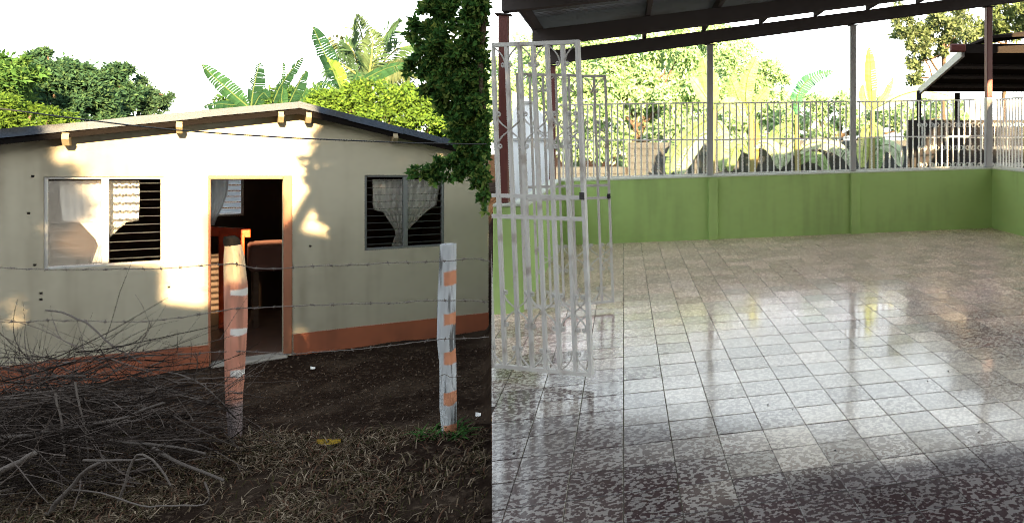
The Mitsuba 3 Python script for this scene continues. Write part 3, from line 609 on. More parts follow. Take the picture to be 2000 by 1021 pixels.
def gate(label, A0, A1, bottom, top, bars, lean, mids, orn, tw=.03, lock=None):
    """A0, A1: world points of the bottom rail's ends (hinge, free); bars: fractions along the bottom"""
    k = thing('gate', label, 'gate', 'ornamental gates standing open on the terrace'); d = A1 - A0; L = np.linalg.norm(d[:2]); rise = d[2] / L; d = np.array([d[0], d[1], 0]) / L; nn = np.array([-d[1], d[0], 0])
    def W(q, o=0): q = np.asarray(q); return A0 + q[:, :1] * d + (q[:, 2:3]) * UP + UP * (q[:, :1] * rise) - d * (lean * q[:, 2:3]) + nn * q[:, 1:2]
    def p(name, mb, mat='m_gate', sm=False):
        mb = clip(mb)
        if mb is not None: put(k + '__' + name, mb, mat, sm)
    t = tw / 2
    p('rail', MB().box([0, -t, 0], [L, t, tw], W)); p('rail', MB().box([0, -t, top - tw], [L, t, top], W))
    p('stile', MB().box([L - tw, -t, tw], [L, t, top - tw], W)); p('stile', MB().box([0, -t, tw], [tw, t, top - tw], W))
    for z in mids: p('rail', MB().box([tw, -t * .7, z], [L - tw, t * .7, z + tw], W))
    xs_ = [b * L for b in bars]
    for x in xs_: p('bar', MB().box([x - t * .95, -t * .8, tw], [x + t * .95, t * .8, top - tw], W))
    allx = xs_ + [L - t]; sp = np.mean(np.diff(xs_)); g = MB
    def sc(x, z, dx, dz, rad):
        c = spiral(x, z, dx, dz, rad); p('scroll', MB().tube(W(np.column_stack([c[:, 0], 0 * c[:, 0] - t * .4, c[:, 1]])), .0056, 5), 'm_gate', True)
    rad = sp * .15
    for i, x in enumerate(allx[::-1]):
        if i % 2 == 0:
            for s in ((-1, 1) if i else (-1,)):
                sc(x + s * t, tw, s * sp * .62, sp * 1.05, rad); sc(x + s * t, top - tw, s * sp * .62, -sp * 1.15, rad)
    for z in orn:
        for i, x in enumerate(allx[::-1]):
            if i % 2 == 1 or i == 0:
                for s in ((-1, 1) if i else (-1,)):
                    for u in (-1, 1): sc(x + s * t, z + u * .01, s * sp * .60, u * sp * .9, rad)
    if lock is not None: p('lock', MB().box([L - tw - .01, -t * 1.6, lock], [L - .002, t * 1.6, lock + .05], W, .004), 'm_iron')
A1 = at(1158, 735, 4.76); A0 = at(960, 716, 4.96); Lp = 198.0
gate('white grey front gate leaf with scrolls standing open at the left edge of the terrace', A0, A1, 0, 2.27, [(x - 960 + dx) / Lp for x, dx in ((987, 1), (1015, 1), (1041, 1), (1069, 0), (1096, 0), (1126, 0))], .046, (1.045, 1.19), (.42, 1.66), .027, 1.19)
A1 = at(1200, 590, 6.83); A0 = at(1024, 604, 6.55)
gate('white grey rear gate leaf with scrolls standing open behind the front one', A0, A1, 0, 2.19, [(x - 1024) / 176 for x in (1050, 1075, 1100, 1125, 1150, 1175)], .034, (1.0, 1.12), (.45, 1.62), .024, 1.0)

for k, (px, py) in enumerate(((1641, 668), (1852, 725), (1791, 741), (1812, 744), (1631, 880), (1912, 844), (1500, 790), (1548, 800), (1004, 885), (1720, 960))):
    rr = np.random.default_rng(200 + k); q = onplane(px, py, [0, 0, 0], np.array([-(SA * D1[0] + SB * D2[0]), -(SA * D1[1] + SB * D2[1]), 1.0]))
    w = rr.uniform(.004, .008); g = rr.uniform(0, 3.1); v = np.array([[-2.2, 0, .001], [0, -.7, .006], [2, .2, .001], [.2, .8, .004], [0, 0, .009]]) * [w, w, 1]; v = v @ np.array([[math.cos(g), math.sin(g), 0], [-math.sin(g), math.cos(g), 0], [0, 0, 1]]) + q
    put('dirt_crumb', MB().add(v, [[0, 1, 4], [1, 2, 4], [2, 3, 4], [3, 0, 4]]), 'm_char', False, 'tiny dark crumb of dirt lying on the tiled floor', 'dirt', 'crumbs of dirt on the tiled floor')

# ------------------------------------------------------------------ foliage
def leafcloud(m, pts, out, size, cols, r, asp=.42, bend=.25, jit=.3, droop=.0):
    """pointed leaves of two folded halves at the points, facing roughly outwards"""
    N = len(pts); L = size * r.uniform(.6, 1.3, N); ax = r.normal(size=(N, 3)) + out * .5; ax[:, 2] -= droop; ax /= np.linalg.norm(ax, axis=1, keepdims=True)
    nrm = out + r.normal(size=(N, 3)) * .7 + UP * .6; w = np.cross(ax, nrm); w /= np.linalg.norm(w, axis=1, keepdims=True) + 1e-9; nrm = np.cross(w, ax)
    Lc, W = L[:, None], (L * asp)[:, None] * .5
    b = pts; t = pts + ax * Lc - UP * Lc * droop * .5; mid = pts + ax * Lc * .45 - nrm * W * bend
    V = np.stack([b, mid + w * W + nrm * W * bend * 2, t, mid - w * W + nrm * W * bend * 2], 1).reshape(-1, 3); o = np.arange(N)[:, None] * 4
    c = cols[r.integers(len(cols), size=N)] * r.uniform(1 - jit, 1 + jit, (N, 1))
    m.add(V, np.vstack([o + [0, 1, 2], o + [0, 2, 3]]), np.repeat(np.clip(c, 0, 1), 4, 0)); return m
def clumps_points(cl, n_, r, shell=.55, sub=14):
    """points in knobbly clumps: (centre, radius) broken into smaller bunches so that gaps stay between them"""
    cl = [(np.array(c), np.broadcast_to(R, (3,)).astype(float)) for c, R in cl]; wts = np.array([np.prod(R) ** .667 for _, R in cl]); wts /= wts.sum(); P_, O_ = [], []
    for (c, R), w in zip(cl, wts):
        k = max(1, int(n_ * w)); nb = max(4, int(sub * (R.mean() / cl[0][1].mean()) ** 1.0)); g = r.normal(size=(nb, 3)); g /= np.linalg.norm(g, axis=1, keepdims=True)
        bc = g * r.uniform(shell, 1, (nb, 1)) ; br = r.uniform(.22, .42, nb); pick = r.integers(nb, size=k); q = r.normal(size=(k, 3)); q /= np.linalg.norm(q, axis=1, keepdims=True)
        u = bc[pick] + q * (br[pick] * r.random(k) ** .4 * np.where(r.random(k) < .14, r.uniform(1.0, 1.9, k), 1))[:, None]; P_.append(c + u * R); o = q * .6 + u * .6; O_.append(o / (np.linalg.norm(o, axis=1, keepdims=True) + 1e-9))
    return np.vstack(P_), np.vstack(O_)
def pc(px, py, rp, Y, dy=1.0, ry=None):                 # a clump measured in the picture, as a centre and a radius in metres
    return at(px, py, Y), np.array([rp, rp * dy, (ry or rp)]) * Y / F
GR = np.array
DG = GR([[.045, .105, .058], [.06, .13, .07], [.035, .08, .05], [.075, .14, .065]])
MG = GR([[.06, .14, .04], [.08, .17, .05], [.045, .11, .035], [.10, .18, .05]])
YG = GR([[.12, .22, .035], [.15, .26, .045], [.09, .18, .035], [.07, .13, .03]])
PG = GR([[.34, .52, .26], [.42, .58, .34], [.26, .43, .22], [.48, .60, .42]])  # leaf colours raised to stand in for overexposed foliage
def tree(name, label, cl, n_, leaf, cols, seed, trunk=None, group=None, cat='tree', asp=.42, sub=14, keep=None, mat='m_leaf', shell=.55, droop=.0, limbs=None, tr=.14):
    r = np.random.default_rng(seed); k = thing(name, label, cat, group); p, o = clumps_points(cl, n_, r, shell, sub)
    if keep is not None: s = keep(p); p, o = p[s], o[s]
    put(k + '__crown', leafcloud(MB(), p, o, leaf, cols, r, asp, droop=droop), mat, False)
    if trunk is not None:
        b, t = np.array(trunk[0], float), np.array(trunk[1], float); s = np.linspace(0, 1, 8)[:, None]; q = b * (1 - s) + t * s; q[1:-1] += r.normal(size=(6, 3)) * .04
        put(k + '__trunk', MB().tube(q, np.linspace(tr, tr * .5, 8), 8), 'm_bark', True)
        mm = MB()
        for c, R in cl[:12]:
            s = np.linspace(0, 1, 6)[:, None]; st = q[r.integers(4, 8)]; e = st * (1 - s) + np.array(c) * s; e[1:-1] += r.normal(size=(4, 3)) * .06 * np.mean(R); mm.tube(e, np.linspace(tr * .45, tr * .12, 6), 6)
        put(k + '__limb', mm, 'm_bark', True)
    return k
def base(px, Y, z=None): p = at(px, 300, Y); p[2] = float(gz(p[0], Y)) - .1 if z is None else z; return p
# left background, beyond the house
tree('background_tree', 'tall pale green tree at the far left edge above the roof', [pc(-60, 190, 90, 24), pc(20, 150, 45, 24), pc(5, 200, 50, 24), pc(25, 118, 20, 24)], 14000, .2, MG, 1, (base(-40, 24), at(0, 190, 24)), 'trees behind the house')
tree('background_tree', 'broad rounded green tree above the left part of the roof', [pc(60, 160, 40, 27), pc(95, 140, 38, 27), pc(130, 150, 42, 27), pc(165, 170, 38, 27), pc(110, 200, 60, 27), pc(180, 210, 40, 27), pc(185, 140, 18, 27), pc(75, 112, 12, 27), pc(92, 106, 12, 27)], 30000, .18, DG, 2, (base(110, 27), at(110, 190, 27)), 'trees behind the house')
tree('background_tree', 'slender dark green tree with two narrow tops left of the gable', [pc(222, 150, 20, 29), pc(238, 140, 16, 29), pc(215, 185, 26, 29), pc(240, 185, 26, 29), pc(225, 215, 30, 29)], 9000, .19, DG, 3, (base(226, 29), at(226, 190, 29)), 'trees behind the house')
tree('background_tree', 'thin sparse tree with a pale forked trunk right of the slender one', [pc(275, 165, 14, 30), pc(268, 185, 14, 30), pc(290, 185, 15, 30), pc(305, 195, 15, 30), pc(322, 194, 12, 30), pc(300, 212, 18, 30), pc(255, 200, 12, 30), pc(330, 188, 6, 30)], 5200, .17, DG * 1.0 + .01, 4, (base(262, 30), at(272, 175, 30)), 'trees behind the house', tr=.1)
tree('background_bush', 'yellowish green bush above the roof edge at the far left', [pc(60, 225, 40, 19), pc(20, 232, 36, 19), pc(95, 235, 30, 19), pc(-40, 225, 50, 19)], 9000, .13, YG * .75, 5, (base(50, 19), at(50, 240, 19)), None, 'bush')
tree('background_bush', 'dense lime green clipped bush behind the right roof slope', [pc(640, 205, 34, 15), pc(690, 195, 34, 15), pc(740, 192, 36, 15), pc(790, 196, 34, 15), pc(830, 208, 32, 15), pc(665, 225, 40, 15), pc(760, 235, 50, 15), pc(850, 240, 45, 15), pc(900, 245, 45, 15, ry=30)], 26000, .085, YG, 6, (base(740, 15), at(740, 230, 15)), None, 'bush', .5, 30)
tree('background_tree', 'dark green leafy mass low between the lime bush and the gable', [pc(600, 190, 20, 21), pc(560, 190, 22, 21), pc(520, 195, 20, 21), pc(590, 215, 40, 21), pc(640, 200, 20, 21), pc(440, 206, 14, 21), pc(470, 206, 14, 21)], 6500, .16, MG, 7, (base(590, 21), at(590, 215, 21)), 'trees behind the house')
# banana plants and palms: every leaf its own part
BAN = GR([[.024, .075, .036], [.034, .095, .042], [.02, .06, .032]])
def bananaleaf(pts, width, cols, r, tatter=.5, fold=.35, facing=None):
    """blade along the midrib pts (world), cut into strips that hang apart"""
    pts = np.array(pts, float); s = np.concatenate([[0], np.cumsum(np.linalg.norm(np.diff(pts, axis=0), axis=1))]); n_ = 26; t = np.linspace(0, s[-1], n_ + 1)
    q = np.stack([np.interp(t, s, pts[:, k]) for k in range(3)], -1)
    for _ in range(3): q[1:-1] = (q[:-2] + 2 * q[1:-1] + q[2:]) / 4
    tg = np.gradient(q, axis=0); tg /= np.linalg.norm(tg, axis=1, keepdims=True); fc = np.array([0, -1, .4]) if facing is None else np.array(facing, float)
    sd = np.cross(tg, fc); sd /= np.linalg.norm(sd, axis=1, keepdims=True) + 1e-9; nn = np.cross(sd, tg); prof = width * .5 * np.sin(np.clip(np.linspace(.04, 1.0, n_ + 1), 0, 1) * np.pi) ** .55; prof[0] = width * .06
    m = MB().tube(q, np.linspace(width * .045, width * .012, n_ + 1), 5, True, np.array([.13, .19, .07]))
    base_c = cols[r.integers(len(cols))]; group = 0
    for sg in (-1, 1):
        off, gap = 0.0, 0.0
        for i in range(n_):
            if r.random() < tatter: off = r.uniform(-.3, .75) * tatter; gap = r.uniform(.05, .32) if r.random() < tatter else .0
            w0, w1 = prof[i] * (1 - abs(off) * .2), prof[i + 1] * (1 - abs(off) * .2); a, b = q[i], q[i] * gap + q[i + 1] * (1 - gap)
            ea = a + sg * sd[i] * w0 - nn[i] * w0 * (fold + off) + tg[i] * w0 * .25; eb = b + sg * sd[i + 1] * w1 - nn[i + 1] * w1 * (fold + off) + tg[i + 1] * w1 * .25
            ma, mb_ = (a + ea) / 2 + nn[i] * w0 * .10, (b + eb) / 2 + nn[i + 1] * w1 * .10; c = base_c * r.uniform(.78, 1.22)
            m.add(np.array([a, b, mb_, ma, ea, eb]), [[0, 1, 2], [0, 2, 3], [3, 2, 5], [3, 5, 4]], c)
    return m
def banana(label, stem, leaves, cols, seed, group=None, sr=.11, ws=1.0):
    r = np.random.default_rng(seed); k = thing('banana_plant', label, 'banana plant', group); s = np.linspace(0, 1, 6)[:, None]; b, t = np.array(stem[0]), np.array(stem[1])
    put(k + '__stem', MB().tube(b * (1 - s) + t * s, np.linspace(sr, sr * .6, 6), 9), 'm_stem', True)
    for pts, wd, *o in leaves: put(k + '__leaf', bananaleaf(pts, wd * ws, o[1] if len(o) > 1 else cols, r, o[0] if o else .45, o[2] if len(o) > 2 else .35), 'm_leaf', False)
def pp(Y, *pts, dz=0.0): return [at(x, y, Y + dz * i) for i, (x, y) in enumerate(pts)]
Y = 18.0; st = (base(480, Y), at(492, 215, Y))
banana('banana plant with one long torn leaf stretched left above the roof', st, [(pp(Y, (492, 214), (470, 196), (440, 170), (415, 148), (394, 125)), .42, .55), (pp(Y, (490, 212), (494, 180), (500, 150), (508, 122)), .40, .6), (pp(Y, (492, 214), (465, 205), (430, 203), (400, 206), (396, 210)), .3, .5), (pp(Y, (494, 213), (505, 190), (515, 180), (525, 192)), .3, .4)], BAN, 31, 'banana plants behind the house')
Y = 18.5; st = (base(550, Y), at(548, 210, Y))
banana('banana plant with leaves crossing in a narrow V just left of the ridge', st, [(pp(Y, (530, 208), (545, 172), (565, 142), (592, 112)), .30, .5), (pp(Y, (548, 210), (552, 170), (554, 120)), .12, .6), (pp(Y, (560, 212), (575, 180), (590, 150), (600, 138)), .34, .55), (pp(Y, (552, 212), (550, 190), (553, 172)), .26, .2), (pp(Y, (580, 210), (590, 188), (600, 170)), .22, .4), (pp(Y, (600, 212), (612, 182), (622, 160)), .34, .5)], BAN, 32, 'banana plants behind the house')
Y = 17.0; st = (base(660, Y), at(668, 180, Y))
banana('tall banana plant with an upright torn leaf beside the palm', st, [(pp(Y, (668, 178), (652, 140), (632, 100), (611, 52)), .42, .6), (pp(Y, (672, 178), (662, 150), (650, 125), (640, 112)), .3, .5, YG), (pp(Y, (690, 172), (720, 150), (755, 133), (785, 126), (802, 132)), .34, .45), (pp(Y, (670, 178), (690, 165), (700, 140)), .3, .4), (pp(Y, (668, 180), (640, 165), (622, 160)), .3, .5)], BAN, 33, 'banana plants behind the house')
def frond(pts, L, r, cols, n_=64):
    pts = np.array(pts); s = np.concatenate([[0], np.cumsum(np.linalg.norm(np.diff(pts, axis=0), axis=1))]); t = np.linspace(0, s[-1], n_); q = np.stack([np.interp(t, s, pts[:, k]) for k in range(3)], -1)
    for _ in range(2): q[1:-1] = (q[:-2] + 2 * q[1:-1] + q[2:]) / 4
    tg = np.gradient(q, axis=0); tg /= np.linalg.norm(tg, axis=1, keepdims=True); sd = np.cross(tg, [0, -1, .3]); sd /= np.linalg.norm(sd, axis=1, keepdims=True)
    m = MB().tube(q, np.linspace(.03, .008, n_), 5, True, np.array([.30, .32, .12])); c0 = cols[r.integers(len(cols))]
    for i in range(3, n_):
        l = L * math.sin(math.pi * (.12 + .85 * i / n_)) ** .7
        for sg in (-1, 1):
            e = tg[i] * .75 + sg * sd[i] * .7 + np.array([0, 0, -.18]) + r.normal(size=3) * .1; e /= np.linalg.norm(e); w = np.cross(e, [0, -1, .2]); w /= np.linalg.norm(w); mid = q[i] + e * l * .5; tip = q[i] + e * l - UP * l * .22
            m.add(np.array([q[i], mid + w * .026, mid - w * .026, tip]), [[0, 1, 2], [2, 1, 3]], c0 * r.uniform(.75, 1.25))
    return m
r = np.random.default_rng(40); Y = 20.0; k = thing('palm_tree', 'feathery pale green coconut palm above the lime bush', 'palm tree')
b, t = base(725, Y), at(718, 165, Y); s = np.linspace(0, 1, 8)[:, None]; put(k + '__trunk', MB().tube(b * (1 - s) + t * s, np.linspace(.17, .12, 8), 9), 'm_bark', True)
PALM = GR([[.07, .13, .06], [.10, .16, .08], [.06, .12, .065], [.13, .17, .085]])
for pts in (((718, 165), (714, 110), (706, 65), (695, 33)), ((720, 165), (735, 110), (755, 65), (778, 42)), ((718, 165), (700, 120), (675, 90), (648, 72)), ((720, 165), (745, 125), (775, 95), (805, 88)), ((720, 165), (690, 140), (660, 120), (640, 130)), ((720, 165), (750, 140), (780, 130), (800, 150)), ((718, 165), (725, 120), (728, 85), (722, 60)), ((716, 165), (700, 130), (690, 100), (672, 78)), ((722, 165), (765, 150), (795, 155), (805, 175))):
    put(k + '__frond', frond([at(x, y, Y + r.uniform(-.4, .4) * i) for i, (x, y) in enumerate(pts)], .62, r, PALM), 'm_leaf', False)
# the leafy tree whose branches hang in at the right of the yard; its trunk stands behind the viewer
inyard = lambda p: side(p) < -.035
NY = 5.6
cl = [pc(x, y, R, NY, .7) for x, y, R in ((945, 10, 40), (915, 40, 34), (880, 25, 26), (850, 12, 24), (832, 50, 22), (865, 70, 30), (905, 90, 36), (945, 85, 40), (842, 95, 24), (818, 80, 16), (870, 118, 32), (835, 130, 24), (808, 118, 14), (800, 138, 11), (900, 140, 36), (945, 150, 40), (860, 158, 26), (830, 165, 18), (890, 190, 32), (938, 205, 38), (852, 190, 18), (920, 245, 30), (950, 275, 34), (890, 232, 22), (902, 280, 18), (950, 325, 30), (868, 210, 14),
      (880, 318, 13), (862, 322, 13), (845, 330, 11), (824, 337, 11), (806, 335, 7), (900, 335, 16), (850, 350, 10), (915, 325, 14), (945, 380, 20), (930, 355, 12), (822, 18, 9), (800, 60, 7), (875, 345, 9), (955, 405, 10), (925, 262, 22), (900, 262, 16), (950, 240, 30), (935, 300, 22), (905, 300, 14), (885, 262, 12), (950, 355, 18))]
k = tree('leafy_tree', 'dense dark leafy branches hanging in front of the right end of the house', cl, 21000, .054, GR([[.05, .125, .035], [.075, .18, .045], [.04, .10, .03], [.13, .24, .055], [.22, .30, .08]]), 50, None, None, 'tree', .55, 9, keep=inyard, shell=.35)
rt = at(958, -260, 5.0); rt[0] -= .02; r = np.random.default_rng(51); mm = MB()
tr0 = np.array([-.55, -1.6, float(gz(-.55, -1.6)) - .1]); tr1 = np.array([-.75, -1.2, 3.6]); s = np.linspace(0, 1, 8)[:, None]
put(k + '__trunk', MB().tube(tr0 * (1 - s) + tr1 * s, np.linspace(.17, .12, 8), 9), 'm_bark', True)
s = np.linspace(0, 1, 12)[:, None]; lm = tr1 * (1 - s) + at(950, -110, NY) * s + UP * (np.sin(s * np.pi) * 1.0); mm.tube(lm, np.linspace(.10, .035, 12), 8)
for pts, r0 in (([(950, -110), (944, 40), (938, 150), (948, 240), (952, 300)], .03), ([(940, 150), (915, 165), (890, 160), (860, 175)], .012), ([(942, 60), (900, 60), (860, 100), (835, 130)], .014), ([(952, 285), (925, 308), (880, 322), (840, 333), (808, 338)], .010), ([(952, 300), (950, 345), (943, 395)], .008)):
    mm.tube([at(x, y, NY) for x, y in pts], np.linspace(r0, r0 * .35, len(pts)), 6)
put(k + '__limb', mm, 'm_bark', True)

# ------------------------------------------------------------------ beyond the terrace
YB = 20.5
def wallblocks(key, x0, x1, Y, ztop, seed):
    """courses of concrete blocks between two pixel columns at depth Y"""
    r = np.random.default_rng(seed); X0, X1 = at(x0, 300, Y)[0], at(x1, 300, Y)[0]; zb_ = .0; n_ = int(math.ceil((ztop - zb_) / .2))
    put(key + '__mortar', MB().box([X0 + .01, Y + .03, zb_ - .3], [X1 - .01, Y + .13, ztop - .012]), 'm_grout')
    for i in range(n_):
        z1 = ztop - i * .2; x = X0 - (.2 if i % 2 else 0)
        while x < X1 - .02:
            a, b = max(x, X0), min(x + .4, X1)
            if b - a > .05 and z1 > .35: put(key + '__block', MB().box([a + .006, Y + r.uniform(-.006, .006), z1 - .19], [b - .006, Y + .15, z1], None, .008), 'm_block')
            x += .4
    return key
zt = lambda y, Y=YB: EYE + (300 - y) / F * Y
wallblocks(thing('block_wall', 'low grey concrete block wall beyond the railing at the left', 'wall', None), 1085, 1224, YB - .3, zt(326, YB - .3), 1)
wallblocks(thing('block_wall', 'higher grey concrete block wall beyond the railing behind the drooping banana leaves', 'wall', None), 1225, 1560, YB, zt(278), 2)
wallblocks(thing('block_wall', 'grey concrete block wall stretch beyond the railing left of the scrolled dark panel', 'wall', None), 1561, 1786, YB + .2, zt(274, YB + .2), 3)
# white sheet leaning behind the left wall
kk = thing('white_sheet', 'large white sheet metal panel leaning outside behind the open gates', 'panel')
Yp = 12.6; poly = Polygon([(at(x, y, Yp)[0], at(x, y, Yp)[2]) for x, y in ((1001, 178), (1030, 192), (1058, 222), (1078, 262), (1079, 352), (1072, 420), (1001, 420))])
put(kk + '__panel', MB().prism(poly, 0, .025, lambda q: np.stack([q[:, 0], Yp + q[:, 2], q[:, 1]], -1)), 'm_sheet')
for y in (200, 272): put(kk + '__batten', MB().box([at(1003, y, Yp)[0], Yp - .03, at(0, y, Yp)[2] - .03], [at(1042 if y == 200 else 1076, y, Yp)[0], Yp - .001, at(0, y, Yp)[2] + .02]), 'm_greypost')
# open shed at the right
SH = thing('shed', 'dark open shed roof behind the right corner post of the terrace', 'shed')
A = at(1797, 178, 17.0); B = at(1884, 101, 13.6); dX = np.array([7.0, .6, .0])
def slab(a, b, c, d, t):
    v = np.array([a, b, c, d]); v = np.vstack([v, v + UP * t]); return MB().add(v, [[0, 3, 2, 1], [4, 5, 6, 7], [0, 1, 5, 4], [1, 2, 6, 5], [2, 3, 7, 6], [3, 0, 4, 7]])
put(SH + '__roof_sheet', slab(A, B, B + dX, A + dX, .03), 'm_shed')
e = (A - B) / np.linalg.norm(A - B); put(SH + '__rake_board', slab(A + [-.06, 0, -.10], B + [-.06, 0, -.10], B + [-.001, 0, -.10], A + [-.001, 0, -.10], .16), 'm_greypost')
put(SH + '__gutter', MB().box(B + [-.30, -.16, -.02], B + [.0, -.02, .13], None, .02), 'm_redpost')
put(SH + '__fascia', MB().box(B + [.001, -.10, -.04], B + [7, -.02, .13]), 'm_shed')
put(SH + '__upper_roof', slab(B + [.35, -.4, .19], B + [7, -.4, .55], B + [7, 1.2, 1.2], B + [.35, 1.2, .30], .05), 'm_shed')
for u in (.25, .5, .75):
    p0 = A * (1 - u) + B * u; put(SH + '__roof_beam', MB().tube([p0 + [.05, 0, -.06], p0 + dX + [0, 0, -.06]], .05, 4), 'm_beam')
for px in (1791, 1866): put(SH + '__shed_post', MB().box([at(px, 0, 16.8)[0], 16.8, 0], [at(px, 0, 16.8)[0] + .11, 16.9, zt(178, 17) if px == 1791 else zt(183, 17)], None, .005), 'm_shed')
put(SH + '__rear_wall', MB().box([at(1800, 0, 19)[0], 19.0, 0], [at(1800, 0, 19)[0] + 9, 19.12, 2.6]), 'm_shed')
SP = thing('scrolled_panel', 'dark metal panel with pale wrought scrolls behind the railing at the right', 'panel')
Ys = 13.3; xa, xb = at(1774, 0, Ys)[0], at(2150, 0, Ys)[0]; z1_ = zt(234, Ys)
put(SP + '__sheet', MB().box([xa, Ys, .2], [xb, Ys + .05, z1_], None, .005), 'm_iron')
for i in range(14):
    x = at(1801 + i * 23.5, 0, Ys)[0]
    for zc, up in ((z1_ - .10, 1), (z1_ - .52, -1), (z1_ - .85, 1)):
        for s in (-1, 1):
            g = np.linspace(0, 2.4 * np.pi, 16); rr = .048 * (1 - .6 * g / g[-1]); c = np.stack([x + s * (.052 - rr * np.cos(g)), zc + up * rr * np.sin(g)], 1); st = np.array([[x, zc - up * .24], [x + s * .006, zc - up * .1]])
            c = np.vstack([st, c]); put(SP + '__scroll', MB().tube(np.column_stack([c[:, 0], 0 * c[:, 0] + Ys - .012, c[:, 1]]), .009, 5), 'm_rail', True)
    put(SP + '__rail', MB().box([x - .10, Ys - .02, z1_ - .345], [x + .10, Ys - .004, z1_ - .325]), 'm_rail')
# trees beyond the terrace
tree('garden_tree', 'pale hazy tree mass far behind the left railing', [pc(x, y, 55, 30) for x, y in ((1080, 200), (1150, 190), (1220, 180), (1290, 170), (1360, 185), (1430, 200), (1120, 260), (1200, 265), (1300, 260), (1400, 265), (1030, 260), (970, 240), (1340, 140), (1250, 130), (1010, 160), (1120, 120), (1180, 100), (1240, 90), (1300, 85), (1360, 80), (1410, 95), (1440, 140), (1060, 120))], 42000, .22, PG, 59, (base(1250, 30, .1), at(1250, 200, 30)), 'trees beyond the terrace')
tree('garden_tree', 'large feathery pale green tree filling the view behind the left railing', [pc(1110, 170, 60, 24), pc(1180, 150, 60, 24), pc(1240, 140, 60, 24), pc(1300, 130, 60, 24), pc(1345, 170, 50, 24), pc(1270, 200, 65, 24), pc(1190, 230, 60, 24), pc(1120, 270, 50, 24), pc(1330, 240, 50, 24), pc(1250, 270, 50, 24), pc(1330, 100, 30, 24), pc(1030, 230, 60, 24), pc(1050, 120, 40, 24), pc(980, 190, 50, 24), pc(1150, 300, 40, 24)], 42000, .19, PG, 60, (base(1240, 24, .1), at(1240, 190, 24)), 'trees beyond the terrace', droop=.1)
tree('garden_tree', 'thin pale tree with bare twigs between the two grey posts', [pc(1500, 140, 28, 25), pc(1480, 170, 30, 25), pc(1520, 170, 28, 25), pc(1440, 150, 25, 25), pc(1420, 120, 22, 25), pc(1500, 215, 40, 25), pc(1440, 230, 40, 25), pc(1410, 190, 25, 25)], 11000, .17, PG, 61, (base(1490, 25, .1), at(1492, 170, 25)), 'trees beyond the terrace', tr=.06, sub=10)
tree('garden_tree', 'tall wispy tree with sparse grey green leaves left of the corner post', [pc(1770, 60, 28, 24), pc(1795, 85, 26, 24), pc(1820, 50, 28, 24), pc(1800, 120, 22, 24), pc(1790, 150, 22, 24), pc(1850, 40, 35, 24), pc(1880, 60, 35, 24), pc(1760, 25, 22, 24), pc(1840, 90, 20, 24)], 7500, .17, GR([[.16, .22, .10], [.22, .27, .15], [.12, .17, .08]]), 62, (base(1842, 24, .1), at(1842, 60, 24)), 'trees beyond the terrace', tr=.1, sub=9)
tree('garden_tree', 'leafy tree above the shed right of the corner post', [pc(1950, 40, 36, 25), pc(1985, 20, 40, 25), pc(1935, 70, 20, 25), pc(1900, 60, 20, 25), pc(2040, 20, 60, 25), pc(1975, 60, 25, 25)], 8000, .18, GR([[.16, .22, .09], [.20, .26, .12], [.10, .15, .06]]), 63, (base(1960, 25, .1), at(1960, 40, 25)), 'trees beyond the terrace', tr=.1, sub=12)
tree('garden_bush', 'low pale green shrubs behind the middle of the railing', [pc(1560, 215, 40, 23), pc(1600, 235, 40, 23), pc(1640, 220, 40, 23), pc(1700, 235, 40, 23), pc(1740, 215, 35, 23), pc(1760, 240, 35, 23), pc(1520, 245, 40, 23), pc(1450, 265, 40, 23), pc(1850, 225, 40, 25), pc(1800, 215, 30, 25)], 20000, .16, PG, 64, (base(1640, 23, .1), at(1640, 240, 23)), None, 'bush', sub=10)
BP = GR([[.28, .42, .18], [.36, .48, .24], [.22, .36, .15]]); BY = GR([[.36, .46, .12], [.42, .50, .18]]); BW = GR([[.52, .62, .44], [.46, .56, .38]]); BB = GR([[.50, .38, .08], [.42, .30, .10]])  # pale tones; BW whitened for leaves washed out by sunlight
Y = 19.2; st = (base(1385, Y, .1), at(1395, 215, Y))
banana('banana plant with big drooping leaves behind the first grey post', st, [(pp(Y, (1395, 215), (1384, 165), (1372, 112)), .42, .2, BP), (pp(Y, (1395, 240), (1385, 232), (1362, 246), (1335, 268), (1315, 300), (1303, 342)), .5, .6, BP), (pp(Y, (1402, 270), (1385, 258), (1362, 268), (1345, 290), (1330, 320), (1322, 350)), .42, .35, BW), (pp(Y, (1400, 220), (1420, 200), (1440, 205), (1452, 240)), .36, .5, BP), (pp(Y, (1395, 215), (1372, 180), (1350, 150)), .3, .4, BP), (pp(Y, (1400, 235), (1412, 250), (1414, 290), (1408, 335)), .3, .5, BP)], BP, 71, 'banana plants beyond the terrace', ws=1.2)
Y = 20.0; st = (base(1470, Y, .1), at(1466, 225, Y))
banana('banana plant with a broad upright leaf and a hanging dry yellow leaf', st, [(pp(Y, (1464, 222), (1455, 190), (1460, 150), (1478, 108)), .38, .6, BY), (pp(Y, (1460, 222), (1440, 190), (1432, 165), (1425, 150)), .38, .6, BP), (pp(Y, (1466, 225), (1475, 240), (1474, 290), (1473, 338)), .22, .7, BB), (pp(Y, (1468, 292), (1480, 278), (1500, 278), (1516, 294), (1524, 332)), .34, .4, BW), (pp(Y, (1464, 300), (1452, 280), (1436, 284), (1427, 310), (1425, 336)), .34, .4, BP), (pp(Y, (1468, 225), (1480, 195), (1500, 170)), .32, .5, BP)], BP, 72, 'banana plants beyond the terrace', ws=1.2)
Y = 20.2; st = (base(1560, Y, .1), at(1556, 225, Y))
